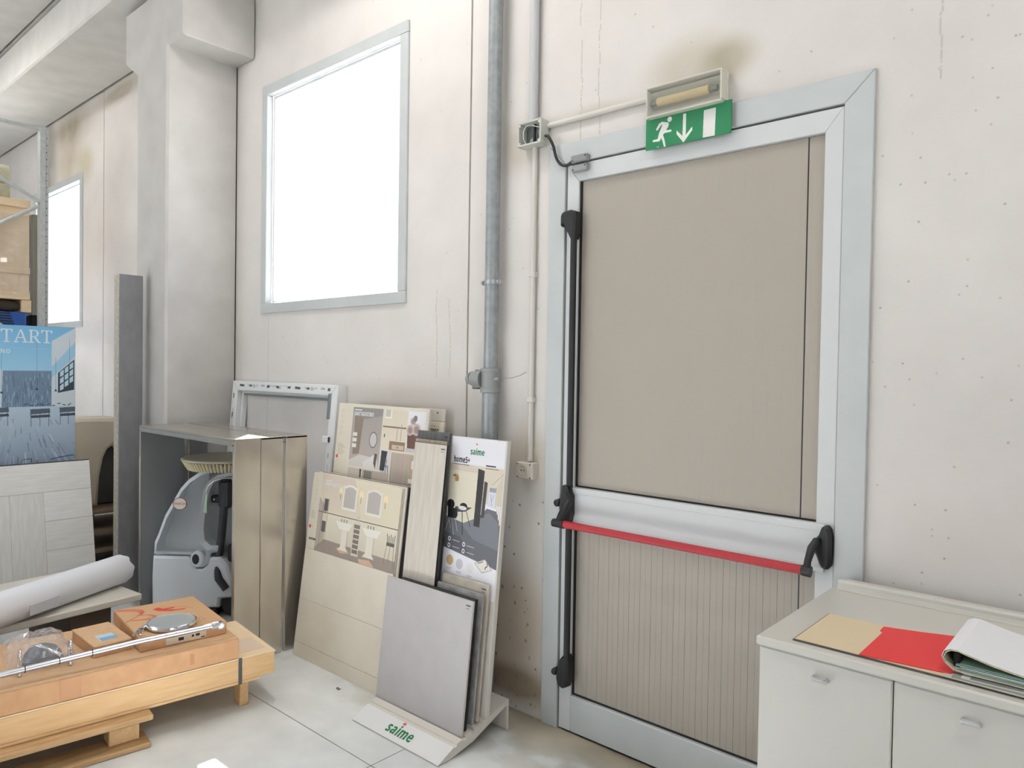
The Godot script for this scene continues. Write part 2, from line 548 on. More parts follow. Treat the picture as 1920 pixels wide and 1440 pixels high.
func room() -> void:
	# floor slabs with saw-cut joints at x = -2.03 and z = 0.67
	var fl := struct("floor")
	var xs := [-12.0, -8.03, -5.03, -2.03, 0.97, 3.97, 6.2]
	var zs := [-0.2, 0.67, 3.67, 6.67, 9.2]
	for i in xs.size() - 1:
		for j in zs.size() - 1:
			var m := M.new()
			var a := Vector3(xs[i] + 0.002, -0.12, zs[j] + 0.002)
			var b := Vector3(xs[i + 1] - 0.002, 0.0, zs[j + 1] - 0.002)
			m.box(a, b + Vector3(0, -0.0006, 0), 0.002)
			m.quad(Vector3(a.x, 0, b.z), Vector3(b.x, 0, b.z), Vector3(b.x, 0, a.z), Vector3(a.x, 0, a.z), Vector3.UP, Vector2((a.x + 8.1) / 9.1, b.z / 3.7), Vector2((b.x + 8.1) / 9.1, b.z / 3.7), Vector2((b.x + 8.1) / 9.1, a.z / 3.7), Vector2((a.x + 8.1) / 9.1, a.z / 3.7))
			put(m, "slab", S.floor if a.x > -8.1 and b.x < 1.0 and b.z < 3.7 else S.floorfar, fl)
	bx("subfloor", Vector3(-12.2, -0.2, -0.2), Vector3(6.2, -0.121, 9.2), 0.0, S.dark, fl)
	# window and door wall in precast panels
	var w := struct("wall_north")
	wall_panel(w, -12.2, -6.468, Rect2(-8.235, 1.705, 1.31, 1.325))
	wall_panel(w, -6.458, -2.258, Rect2(-3.973, 1.702, 1.31, 1.326))
	wall_panel(w, -2.248, 1.95, Rect2(-1.80, 0.0, 1.18, 2.268))
	wall_panel(w, 1.96, 6.2, Rect2(3.4, 1.702, 1.31, 1.326))
	for x: float in [-6.463, -2.253, 1.955]:
		bx("joint_filler", Vector3(x - 0.005, 0, -0.1), Vector3(x + 0.005, 3.9, -0.012), 0.0, S.wallback, w)
	window("window_1", -3.973, -2.663, 1.702, 3.028)
	window("window_2", -8.235, -6.925, 1.705, 3.03)
	window("window_3", 3.4, 4.71, 1.702, 3.028)
	for q: Array in [["wall_west", Vector3(-12.2, 0, 0), Vector3(-12, 3.9, 9)]	]:
		var s := struct(q[0])
		bx("wall_panel", q[1], q[2], 0.0, S.plain, s)
	var so := struct("wall_south")   # with a second, unseen gate opening added to let in sky light
	for q: Array in [[Vector3(-12.2, 0, 9), Vector3(-7.5, 3.9, 9.2)], [Vector3(-3.0, 0, 9), Vector3(6.2, 3.9, 9.2)], [Vector3(-7.5, 3.5, 9), Vector3(-3.0, 3.9, 9.2)]]:
		bx("wall_panel", q[0], q[1], 0.0, S.plain, so)
	# east wall with an unseen gate opening added for side light
	var e := struct("wall_east")
	for q: Array in [[Vector3(6, 0, 0), Vector3(6.2, 3.9, 3.4)], [Vector3(6, 0, 6.4), Vector3(6.2, 3.9, 9)], [Vector3(6, 3.0, 3.4), Vector3(6.2, 3.9, 6.4)]]:
		bx("wall_panel", q[0], q[1], 0.0, S.plain, e)
	var c := struct("ceiling")
	# roof slab with an unseen rooflight added for light from above
	for q: Array in [[Vector3(-12.2, 3.9, 0.56), Vector3(6.2, 4.1, 3.0)], [Vector3(-12.2, 3.9, 4.6), Vector3(6.2, 4.1, 9.2)], [Vector3(-12.2, 3.9, 3.0), Vector3(-8.5, 4.1, 4.6)], [Vector3(-6.3, 3.9, 3.0), Vector3(6.2, 4.1, 4.6)]]:
		bx("slab", q[0], q[1], 0.01, S.plain, c)
	bx("added_rooflight_pane", Vector3(-8.55, 4.11, 2.95), Vector3(-6.25, 4.115, 4.65), 0.0, S.glass, c)
	bx("slab", Vector3(-12.2, 3.9, -0.2), Vector3(6.2, 4.1, 0.55), 0.0, S.plain, c)
	# edge beam over the windows
	var b := M.new()
	b.box(Vector3(-12, 3.6, 0.012), Vector3(6, 3.888, 0.546), 0.012)
	var bo := put(b, "edge_beam", S.beam)
	bo.set_meta("kind", "structure")
	# column with its corbel head, in front of the wall panels
	var p := M.new()
	var o := P([-4.70, 0, -4.282, 0, -4.282, 3.222, -4.083, 3.222, -4.075, 3.23, -4.075, 3.57, -4.885, 3.57, -4.885, 3.258, -4.70, 3.148])
	p.prism(o, 0.009, 0.428, 0.013)
	var col := put(p, "pillar", S.pillar)
	col.set_meta("kind", "structure")
	bx("pillar_joint", Vector3(-4.698, 0, 0), Vector3(-4.286, 3.56, 0.009), 0.0, S.dark, col)
	# yard outside
	var y := M.new()
	y.box(Vector3(-60, -0.3, -60), Vector3(60, -0.02, -0.2))
	y.box(Vector3(6.2, -0.3, -0.2), Vector3(60, -0.02, 60))
	y.box(Vector3(-60, -0.3, 9.2), Vector3(6.2, -0.02, 60))
	var yo := put(y, "yard", mat(C8(190, 188, 182), 0.9))
	yo.set_meta("kind", "structure")

func lamps() -> void:
	# tube fittings added on the ceiling out of view, as fill light
	var n := 0
	for q: Vector3 in [Vector3(-2.5, 3.86, 0.95), Vector3(0.2, 3.86, 1.6), Vector3(2.5, 3.86, 5.2), Vector3(-6.6, 3.86, 1.5), Vector3(-2.5, 3.86, 7.0)]:
		var t := thing("added_ceiling_lamp", ["added unseen white ceiling tube lamp above the floor before the large window", "added unseen white ceiling tube lamp above the cabinet", "added unseen white ceiling tube lamp nearest the east gate opening", "added unseen white ceiling tube lamp nearest the storage rack", "added unseen white ceiling tube lamp deepest in the hall"][n], "lamp", q, 0.0, "added hall fill lamps")
		n += 1
		bx("housing", Vector3(-0.7, 0, -0.12), Vector3(0.7, 0.04, 0.12), 0.006, S.white, t)
		var em := mat(Color.WHITE, 0.5)
		em.emission_enabled = true
		em.emission = Color(1, 0.98, 0.95)
		em.emission_energy_multiplier = 2.0
		bx("diffuser", Vector3(-0.66, -0.012, -0.1), Vector3(0.66, -0.001, 0.1), 0.004, em, t)
		var l := AreaLight3D.new()
		l.name = "fill_light"
		t.add_child(l, true)
		l.position = Vector3(0, -0.02, 0)
		l.rotation.x = -PI / 2
		l.set("area_size", Vector2(1.3, 0.2))
		l.light_energy = 4.0
		l.light_color = Color(1, 0.985, 0.965)
		l.shadow_enabled = true

# ------------------------------------------------------------------ the emergency door
func P(a: Array) -> PackedVector2Array:
	var r := PackedVector2Array()
	for i in range(0, a.size(), 2): r.append(Vector2(a[i], a[i + 1]))
	return r

func oval(cx: float, cy: float, rx: float, ry: float, n := 28) -> PackedVector2Array:
	var r := PackedVector2Array()
	for k in n: r.append(Vector2(cx + rx * cos(TAU * k / n), cy + ry * sin(TAU * k / n)))
	return r

func ribbed(x0: float, x1: float, y0: float, y1: float, z: float, pitch: float, deep: float) -> M:
	# sandwich panel with fine pressed grooves, alternately strong and faint
	var m := M.new()
	var pts := [Vector2(x0, z)]
	var x := x0 + pitch * 0.6
	var k := 0
	while x < x1 - 0.004:
		var dp := deep if k % 2 == 0 else deep * 0.4
		var hw := 0.0013 if k % 2 == 0 else 0.0009
		pts.append(Vector2(x - hw, z)); pts.append(Vector2(x - hw * 0.3, z - dp)); pts.append(Vector2(x + hw * 0.3, z - dp)); pts.append(Vector2(x + hw, z))
		x += pitch; k += 1
	pts.append(Vector2(x1, z))
	for i in pts.size() - 1:
		var a: Vector2 = pts[i]
		var b: Vector2 = pts[i + 1]
		m.quad(Vector3(a.x, y0, a.y), Vector3(b.x, y0, b.y), Vector3(b.x, y1, b.y), Vector3(a.x, y1, a.y), Vector3(-(b.y - a.y), 0, b.x - a.x).normalized())
	m.box(Vector3(x0, y0, z - 0.03), Vector3(x1, y1, z - 0.004))
	return m

func door() -> void:
	var d := struct("door_1")
	# fixed casing, mitred at the top
	for q: Array in [P([-1.80, 0, -1.722, 0, -1.722, 2.186, -1.80, 2.267]), P([-0.62, 0, -0.62, 2.267, -0.702, 2.186, -0.702, 0]), P([-1.80, 2.268, -1.722, 2.187, -0.702, 2.187, -0.62, 2.268])]:
		var m := M.new()
		m.prism(q, -0.06, 0.014, 0.002)
		put(m, "casing", S.alu, d)
	bx("rebate", Vector3(-1.73, 0, -0.08), Vector3(-0.69, 2.2, -0.05), 0.0, S.black, d)
	# leaf frame
	for q: Array in [P([-1.715, 0.008, -1.660, 0.008, -1.660, 2.114, -1.715, 2.180]), P([-0.7035, 0.008, -0.7035, 2.182, -0.757, 2.114, -0.757, 0.008])]:
		var m := M.new()
		m.prism(q, -0.045, 0.008, 0.002)
		put(m, "leaf_stile", S.alul, d)
	var tr := M.new()
	tr.prism(P([-1.715, 2.181, -1.660, 2.115, -0.757, 2.115, -0.7035, 2.181]), -0.045, 0.008, 0.002)
	put(tr, "leaf_rail", S.alul, d)
	bx("kick_rail", Vector3(-1.6595, 0.008, -0.045), Vector3(-0.7575, 0.146, 0.009), 0.003, S.alu, d)
	for y: float in [0.150, 0.9505]:
		bx("gasket", Vector3(-1.655, y - 0.004 if y < 0.5 else y, -0.03), Vector3(-0.757, y + 0.003, -0.006), 0.0, S.dark, d)
	for q: Array in [[0.150, 0.80], [0.953, 2.114]]:
		bx("gasket", Vector3(-1.6598, q[0], -0.03), Vector3(-1.654, q[1], -0.001), 0.0, S.black, d)
		bx("gasket", Vector3(-0.8115, q[0], -0.03), Vector3(-0.8075, q[1], -0.009), 0.0, S.black, d)
		put(ribbed(-1.6535, -0.8118, q[0] + 0.003, q[1], -0.009, 0.0225, 0.0011 if q[0] < 0.5 else 0.0002), "infill_panel", S.panel, d)
		put(ribbed(-0.8072, -0.7575, q[0] + 0.003, q[1], -0.009, 0.0225, 0.0008 if q[0] < 0.5 else 0.0002), "edge_panel", S.panel, d)
	# middle rail with two pressed lines
	var mr := bx("mid_rail", Vector3(-1.688, 0.806, -0.03), Vector3(-0.728, 0.950, 0.017), 0.002, S.alul, d)
	for y: float in [0.822, 0.928]:
		bx("bead", Vector3(-1.686, y, 0.0165), Vector3(-0.733, y + 0.003, 0.0185), 0.0008, S.alul, mr)
	# push bar
	var m := M.new()
	var prof := [Vector2(0.013, 0), Vector2(0.009, 0.011), Vector2(0, 0.0145), Vector2(-0.009, 0.011), Vector2(-0.013, 0), Vector2(-0.011, -0.008), Vector2(0, -0.0135), Vector2(0.011, -0.008)]
	for i in prof.size():
		var a: Vector2 = prof[i]
		var b: Vector2 = prof[(i + 1) % prof.size()]
		m.quad(Vector3(-1.642, 0.822 + a.y, 0.09 + a.x), Vector3(-0.762, 0.822 + a.y, 0.09 + a.x), Vector3(-0.762, 0.822 + b.y, 0.09 + b.x), Vector3(-1.642, 0.822 + b.y, 0.09 + b.x), Vector3(0, (a + b).normalized().y, (a + b).normalized().x))
	m.box(Vector3(-1.642, 0.8135, 0.1), Vector3(-0.762, 0.8155, 0.1035), 0.0008)
	put(m, "push_bar", S.red, d)
	# right-hand end plate and arm
	m = M.new()
	m.prism(P([-0.722, 0.820, -0.712, 0.822, -0.706, 0.832, -0.704, 0.86, -0.704, 0.915, -0.708, 0.938, -0.715, 0.948, -0.724, 0.949, -0.733, 0.942, -0.741, 0.918, -0.752, 0.905, -0.758, 0.897, -0.756, 0.875, -0.746, 0.855, -0.737, 0.832, -0.730, 0.823]), 0.008, 0.036, 0.008, true)
	put(m, "end_plate", S.black, d)
	m = M.new()
	m.tube([Vector3(-0.742, 0.905, 0.04), Vector3(-0.748, 0.885, 0.066), Vector3(-0.752, 0.85, 0.083), Vector3(-0.753, 0.822, 0.09)], [0.011, 0.012, 0.010, 0.011], 12)
	m.tube([Vector3(-0.766, 0.822, 0.09), Vector3(-0.740, 0.821, 0.09)], [0.0155, 0.0165], 16)
	put(m, "bar_arm", S.black, d)
	# left-hand lock body, arm and knob
	m = M.new()
	m.prism(P([-1.702, 0.872, -1.690, 0.952, -1.683, 0.96, -1.664, 0.958, -1.658, 0.935, -1.648, 0.92, -1.648, 0.85, -1.658, 0.812, -1.684, 0.808, -1.695, 0.83]), 0.008, 0.052, 0.009, true)
	put(m, "lock_body", S.black, d)
	m = M.new()
	m.tube([Vector3(-1.655, 0.90, 0.045), Vector3(-1.655, 0.88, 0.066), Vector3(-1.662, 0.85, 0.082), Vector3(-1.668, 0.824, 0.09)], [0.014, 0.015, 0.014, 0.014], 12)
	m.tube([Vector3(-1.692, 0.822, 0.09), Vector3(-1.640, 0.822, 0.09)], [0.0155, 0.0165], 16)
	put(m, "bar_arm", S.black, d)
	m = M.new()
	m.xf = Transform3D(Basis(Vector3.RIGHT, PI / 2), Vector3(-1.716, 0.886, 0.008))
	m.lathe([Vector2(0.0, 0.04), Vector2(0.010, 0.039), Vector2(0.014, 0.034), Vector2(0.016, 0.0)], 20)
	put(m, "keeper", S.black, d)
	# vertical rods with their end covers
	bx("bolt_rod", Vector3(-1.671, 0.26, 0.022), Vector3(-1.650, 0.815, 0.047), 0.006, S.black, d)
	bx("bolt_rod", Vector3(-1.671, 0.955, 0.022), Vector3(-1.650, 1.93, 0.047), 0.006, S.black, d)
	m = M.new()
	m.prism(P([-1.716, 1.948, -1.716, 1.982, -1.710, 1.993, -1.700, 1.998, -1.668, 2.001, -1.647, 1.994, -1.645, 1.985, -1.647, 1.915, -1.653, 1.892, -1.668, 1.892, -1.676, 1.905, -1.700, 1.945, -1.710, 1.941]), 0.012, 0.052, 0.007, true)
	put(m, "rod_cover", S.black, d)
	m = M.new()
	m.prism(P([-1.668, 0.312, -1.652, 0.31, -1.646, 0.28, -1.646, 0.215, -1.655, 0.190, -1.675, 0.180, -1.692, 0.187, -1.703, 0.21, -1.702, 0.245, -1.69, 0.285]), 0.012, 0.05, 0.008, true)
	put(m, "rod_cover", S.black, d)
	m = M.new()
	m.xf = Transform3D(Basis(Vector3.RIGHT, PI / 2), Vector3(-1.717, 0.232, 0.012))
	m.lathe([Vector2(0.0, 0.034), Vector2(0.009, 0.033), Vector2(0.013, 0.027), Vector2(0.014, 0.0)], 20)
	put(m, "keeper", S.black, d)

# ------------------------------------------------------------------ things fixed to the wall
func wall_fittings() -> void:
	# contact sensor on the door head
	var s := thing("door_sensor", "small grey contact sensor screwed across the top left door gap", "sensor", Vector3(-1.64, 2.14, 0.01))
	bx("sensor_half", Vector3(-0.042, 0.039, 0.004), Vector3(0.034, 0.066, 0.026), 0.004, mat(C8(128, 130, 130), 0.5), s)
	bx("sensor_half", Vector3(-0.042, 0.006, -0.002), Vector3(0.028, 0.032, 0.020), 0.004, mat(C8(140, 143, 143), 0.5), s)
	for q: Array in [[-0.032, 0.046, 0.0265], [0.026, 0.058, 0.0265], [-0.034, 0.014, 0.0205], [0.020, 0.024, 0.0205]]:
		var sc := M.new()
		sc.tube([Vector3(q[0], q[1], q[2] - 0.003), Vector3(q[0], q[1], q[2])], 0.0032, 8)
		put(sc, "screw", S.black, s)
	var c := M.new()
	var path := []
	var cv := Curve3D.new()
	for p: Vector3 in [Vector3(-1.806, 2.308, 0.034), Vector3(-1.785, 2.296, 0.04), Vector3(-1.766, 2.26, 0.036), Vector3(-1.755, 2.215, 0.03), Vector3(-1.735, 2.187, 0.026), Vector3(-1.705, 2.178, 0.026), Vector3(-1.678, 2.190, 0.026)]:
		cv.add_point(p)
	for i in cv.point_count:
		var t := (cv.get_point_position(mini(i + 1, 6)) - cv.get_point_position(maxi(i - 1, 0))) * 0.2
		cv.set_point_in(i, -t); cv.set_point_out(i, t)
	cv.bake_interval = 0.008
	for p in cv.get_baked_points(): path.append(p)
	c.tube(path, 0.0058, 10)
	tag(put(c, "sensor_cable", S.black), "thick black cable looping from the open junction box to the door sensor", "cable")
	# junction box without its lid
	var j := thing("junction_box", "open grey square junction box with loose wires, left of the door head", "junction box", Vector3(-1.875, 2.28, 0))
	var gb := mat(C8(190, 190, 182), 0.5)
	for q: Array in [[Vector3(-0.061, 0, 0.004), Vector3(-0.052, 0.096, 0.055)], [Vector3(0.052, 0, 0.004), Vector3(0.061, 0.096, 0.055)], [Vector3(-0.052, 0, 0.004), Vector3(0.052, 0.008, 0.055)], [Vector3(-0.052, 0.088, 0.004), Vector3(0.052, 0.096, 0.055)], [Vector3(-0.058, 0.002, 0.0), Vector3(0.058, 0.094, 0.003)]]:
		bx("box_side", q[0], q[1], 0.002, gb, j)
	bx("shaded_back", Vector3(-0.0515, 0.0085, 0.0035), Vector3(0.0515, 0.0875, 0.0055), 0.0, mat(C8(120, 126, 127), 0.6), j)  # darker back sheet, deepens the shade of the open box by its colour
	for q: Vector2 in [Vector2(-0.049, 0.012), Vector2(0.049, 0.012), Vector2(-0.049, 0.084), Vector2(0.049, 0.084)]:
		var b := M.new()
		b.tube([Vector3(q.x, q.y, 0.006), Vector3(q.x, q.y, 0.053)], 0.0055, 8)
		put(b, "screw_post", gb, j)
	var wa := M.new()
	wa.tube([Vector3(0.0, 0.086, 0.03), Vector3(-0.018, 0.08, 0.048), Vector3(-0.032, 0.06, 0.05), Vector3(-0.033, 0.03, 0.048), Vector3(-0.026, 0.012, 0.04)], 0.002, 6)
	wa.tube([Vector3(0.0, 0.086, 0.03), Vector3(0.012, 0.076, 0.045), Vector3(0.04, 0.066, 0.04)], 0.002, 6)
	put(wa, "white_wire", S.white, j)
	var wb := M.new()
	wb.tube([Vector3(0.004, 0.088, 0.02), Vector3(0.006, 0.05, 0.026), Vector3(0.002, 0.01, 0.022)], 0.006, 8)
	put(wb, "black_wire", S.black, j)
	for q: Vector2 in [Vector2(-0.02, 0.03), Vector2(0.02, 0.062)]:
		var k := M.new()
		k.xf = Transform3D(Basis(Vector3.RIGHT, PI / 2), Vector3(q.x, q.y, 0.006))
		k.lathe([Vector2(0.0, 0.003), Vector2(0.012, 0.003), Vector2(0.013, 0.0)], 16)
		put(k, "knockout", S.alul, j)
	# conduits
	var wp := mat(C8(208, 203, 196), 0.6)
	var gp := mat(C8(186, 187, 188), 0.5)
	var m := M.new()
	m.tube([Vector3(-1.882, 2.376, 0.02), Vector3(-1.882, 3.6, 0.02)], 0.0185, 16)
	tag(put(m, "conduit", gp), "grey vertical conduit running up the wall from the junction box", "conduit")
	var cd := thing("conduit", "thin wall-coloured conduit running down from junction box to power socket", "conduit", Vector3(-1.876, 1.03, 0))
	m = M.new()
	m.tube([Vector3(0, 0, 0.013), Vector3(0, 1.25, 0.013)], 0.0115, 14)
	put(m, "pipe", wp, cd)
	for y: float in [0.235, 0.735]:
		bx("clip", Vector3(-0.014, y, 0.0), Vector3(0.016, y + 0.022, 0.027), 0.004, wp, cd)
	m = M.new()
	m.tube([Vector3(-1.814, 2.353, 0.010), Vector3(-1.34, 2.353, 0.010)], 0.0105, 12)
	tag(put(m, "conduit", wp), "thin painted conduit running level from junction box to emergency light", "conduit")
	# socket
	var so := thing("power_socket", "cream surface-mounted power socket with round insert beside the display stand", "socket", Vector3(-1.882, 0.96, 0))
	var sm := mat(C8(200, 193, 182), 0.5)
	bx("housing", Vector3(-0.042, 0.0, 0.0), Vector3(0.042, 0.066, 0.042), 0.004, sm, so)
	m = M.new()
	m.xf = Transform3D(Basis(Vector3.RIGHT, PI / 2), Vector3(-0.006, 0.034, 0.042))
	m.lathe([Vector2(0.0, 0.0015), Vector2(0.016, 0.0015), Vector2(0.018, 0.004), Vector2(0.021, 0.004), Vector2(0.022, 0.0)], 24)
	put(m, "insert", mat(C8(188, 180, 168), 0.5), so)
	m = M.new()
	for x: float in [-0.013, 0.001]:
		m.tube([Vector3(x, 0.034, 0.043), Vector3(x, 0.034, 0.0446)], 0.0028, 8)
	put(m, "pin_hole", S.black, so)
	for q: Vector2 in [Vector2(-0.035, 0.007), Vector2(0.03, 0.007), Vector2(-0.035, 0.059), Vector2(0.03, 0.059)]:
		m = M.new()
		m.tube([Vector3(q.x, q.y, 0.04), Vector3(q.x, q.y, 0.0428)], 0.003, 8)
		put(m, "screw", S.black, so)
	# galvanised downpipe
	var dp := thing("downpipe", "galvanised vertical pipe with clamp and cast coupling, left of the door", "pipe", Vector3(-2.066, 0, 0.05))
	m = M.new()
	m.tube([Vector3(0, 0.02, 0), Vector3(0, 1.32, 0)], 0.034, 20)
	put(m, "pipe", S.zinc, dp)
	m = M.new()
	m.tube([Vector3(0, 1.33, 0), Vector3(0, 3.6, 0)], 0.0295, 20)
	put(m, "pipe", S.zinc, dp)
	m = M.new()
	m.lathe([Vector2(0.034, 1.298), Vector2(0.042, 1.300), Vector2(0.042, 1.318), Vector2(0.039, 1.322), Vector2(0.039, 1.385), Vector2(0.041, 1.388), Vector2(0.041, 1.398), Vector2(0.030, 1.40)], 24)
	m.tube([Vector3(-0.03, 1.355, 0.02), Vector3(-0.075, 1.355, 0.03)], [0.034, 0.03], 16)
	m.tube([Vector3(-0.075, 1.355, 0.03), Vector3(-0.098, 1.352, 0.032), Vector3(-0.102, 1.352, 0.032)], [0.03, 0.02, 0.006], 16)
	m.box(Vector3(-0.085, 1.318, -0.01), Vector3(-0.03, 1.335, 0.025), 0.004)
	m.box(Vector3(-0.075, 1.378, 0.0), Vector3(-0.035, 1.394, 0.02), 0.004)
	m.tube([Vector3(0.035, 1.355, 0.01), Vector3(0.058, 1.357, 0.01)], 0.008, 10)
	put(m, "coupling", mat(C8(140, 143, 142), 0.55, 0.2), dp)
	bx("rust_lug", Vector3(-0.088, 1.312, -0.008), Vector3(-0.058, 1.330, 0.02), 0.003, mat(C8(112, 84, 70), 0.9), dp)
	m = M.new()
	m.lathe([Vector2(0.0296, 1.744), Vector2(0.033, 1.745), Vector2(0.033, 1.762), Vector2(0.0296, 1.763)], 24)
	for x: float in [-0.044, 0.044]:
		m.box(Vector3(x - 0.010, 1.744, -0.008), Vector3(x + 0.010, 1.763, 0.008), 0.003)
		m.tube([Vector3(x, 1.753, -0.012), Vector3(x, 1.753, 0.016)], 0.006, 8)
	put(m, "clamp", mat(C8(176, 180, 182), 0.3, 0.6), dp)
	m = M.new()
	m.tube([Vector3(-2.0, 1.357, 0.055), Vector3(-1.97, 1.362, 0.02), Vector3(-1.945, 1.372, 0.004), Vector3(-1.915, 1.386, 0.002)], 0.0012, 5)
	put(m, "tie_wire", mat(C8(150, 145, 138), 0.6), dp).position = -dp.position
	# emergency light: clear cover over a yellowed tube
	var e := thing("emergency_light", "dusty unlit emergency light with a yellowed tube behind its clear cover", "emergency light", Vector3(-1.205, 2.268, 0))
	var cr := mat(C8(214, 211, 198), 0.5)
	bx("base", Vector3(-0.139, 0.0, 0.0), Vector3(0.139, 0.104, 0.016), 0.003, cr, e)
	m = M.new()
	for q: Array in [[Vector3(-0.139, 0, 0.016), Vector3(0.139, 0.006, 0.058)], [Vector3(-0.139, 0.098, 0.016), Vector3(0.139, 0.104, 0.058)], [Vector3(-0.139, 0.006, 0.016), Vector3(-0.133, 0.098, 0.058)], [Vector3(0.133, 0.006, 0.016), Vector3(0.139, 0.098, 0.058)]]:
		m.box(q[0], q[1], 0.002)
	put(m, "rim", cr, e)
	m = M.new()
	m.quad(Vector3(-0.133, 0.064, 0.018), Vector3(0.133, 0.064, 0.018), Vector3(0.133, 0.09, 0.036), Vector3(-0.133, 0.09, 0.036), Vector3(0, -0.5, 0.8))
	m.quad(Vector3(-0.133, 0.04, 0.018), Vector3(0.133, 0.04, 0.018), Vector3(0.133, 0.012, 0.036), Vector3(-0.133, 0.012, 0.036), Vector3(0, 0.5, 0.8))
	put(m, "reflector", mat(C8(190, 188, 172), 0.35), e)
	m = M.new()
	m.tube([Vector3(-0.103, 0.053, 0.036), Vector3(0.088, 0.053, 0.036)], 0.015, 16)
	put(m, "tube", mat(C8(188, 166, 116), 0.4), e)
	for x: float in [0.101, -0.115]:
		m = M.new()
		m.tube([Vector3(x - 0.012, 0.053, 0.034), Vector3(x + 0.014, 0.053, 0.034)], 0.0095, 12)
		put(m, "tube_cap", mat(C8(92, 92, 86), 0.3, 0.5), e)
	var gl := mat(Color(0.97, 0.97, 0.92, 0.05), 0.1)
	gl.transparency = BaseMaterial3D.TRANSPARENCY_ALPHA
	bx("cover", Vector3(-0.137, 0.002, 0.057), Vector3(0.137, 0.102, 0.060), 0.001, gl, e)
	# escape sign
	var p := Pic.new(640, 208, C8(24, 122, 76))
	var wh := C8(232, 228, 224)
	var q := func(a: Array) -> Array:
		var r := []
		for i in range(0, a.size(), 2):
			var u: float = (a[i] - 150.0) / 1240.0
			r.append(Vector2(u, (a[i + 1] - (905.0 - 315.0 * u)) / 412.0))
		return r
	p.poly(q.call([395, 915, 440, 916, 500, 922, 498, 965, 462, 1022, 490, 1020, 540, 1008, 542, 1038, 440, 1062, 415, 1088, 440, 1150, 460, 1240, 435, 1248, 408, 1165, 385, 1130, 372, 1165, 355, 1178, 258, 1195, 258, 1168, 335, 1148, 352, 1075, 385, 1000, 402, 955, 382, 965, 325, 1040, 304, 1025, 350, 945]), wh)
	p.disc(0.292, 0.155, 0.028, 0.086, wh)
	p.poly(q.call([712, 800, 757, 788, 757, 1068, 848, 955, 850, 1000, 725, 1168, 620, 1068, 620, 1018, 708, 1085]), wh)
	p.poly(q.call([1010, 742, 1178, 700, 1168, 1052, 1002, 1090]), wh)
	p.rect(0.14, 0.95, 0.165, 0.97, wh)
	p.rect(0.73, 0.94, 0.765, 0.965, wh)
	var es := thing("exit_sign", "green escape route sign with running man, down arrow and white doorway", "sign", Vector3(-1.199, 2.165, 0))
	bx("plate", Vector3(-0.158, 0, 0.030), Vector3(0.158, 0.108, 0.0325), 0.0008, S.green, es)
	m = M.new()
	m.face(-0.157, 0.001, 0.157, 0.107, 0.0331)
	put(m, "print", printed(p, 0.4), es)
	bx("backing", Vector3(-0.12, 0.02, 0.0), Vector3(0.12, 0.10, 0.0299), 0.002, S.white, es)

# ------------------------------------------------------------------ the tile display stand by the door
func corner_label(o: Node3D, x: float, y: float, z: float) -> void:
	# tiny print in the corner of a sample: a name, a leaf and a line
	txt("saime", 0.006, Vector3(x, y, z), S.ink, o, true)
	bx("fine_print", Vector3(x - 0.010, y - 0.012, 0), Vector3(x + 0.006, y - 0.0105, z), 0.0, S.ink, o)

func sample(label: String, x0: float, x1: float, zb: float, h: float, th: float, face: Material, edge: Material, group: String, yb: float, mark := true) -> Node3D:
	var o := leaning("sample_tile", label, "tile", x0, zb, 0.108, group, yb)
	bx("slab", Vector3(0, 0, -th), Vector3(x1 - x0, h, 0), 0.001, edge, o)
	var m := M.new()
	m.face(0.001, 0.001, x1 - x0 - 0.001, h - 0.001, 0.0005)
	put(m, "glazed_face", face, o)
	if mark: corner_label(o, x1 - x0 - 0.022, h - 0.018, 0.001)
	return o

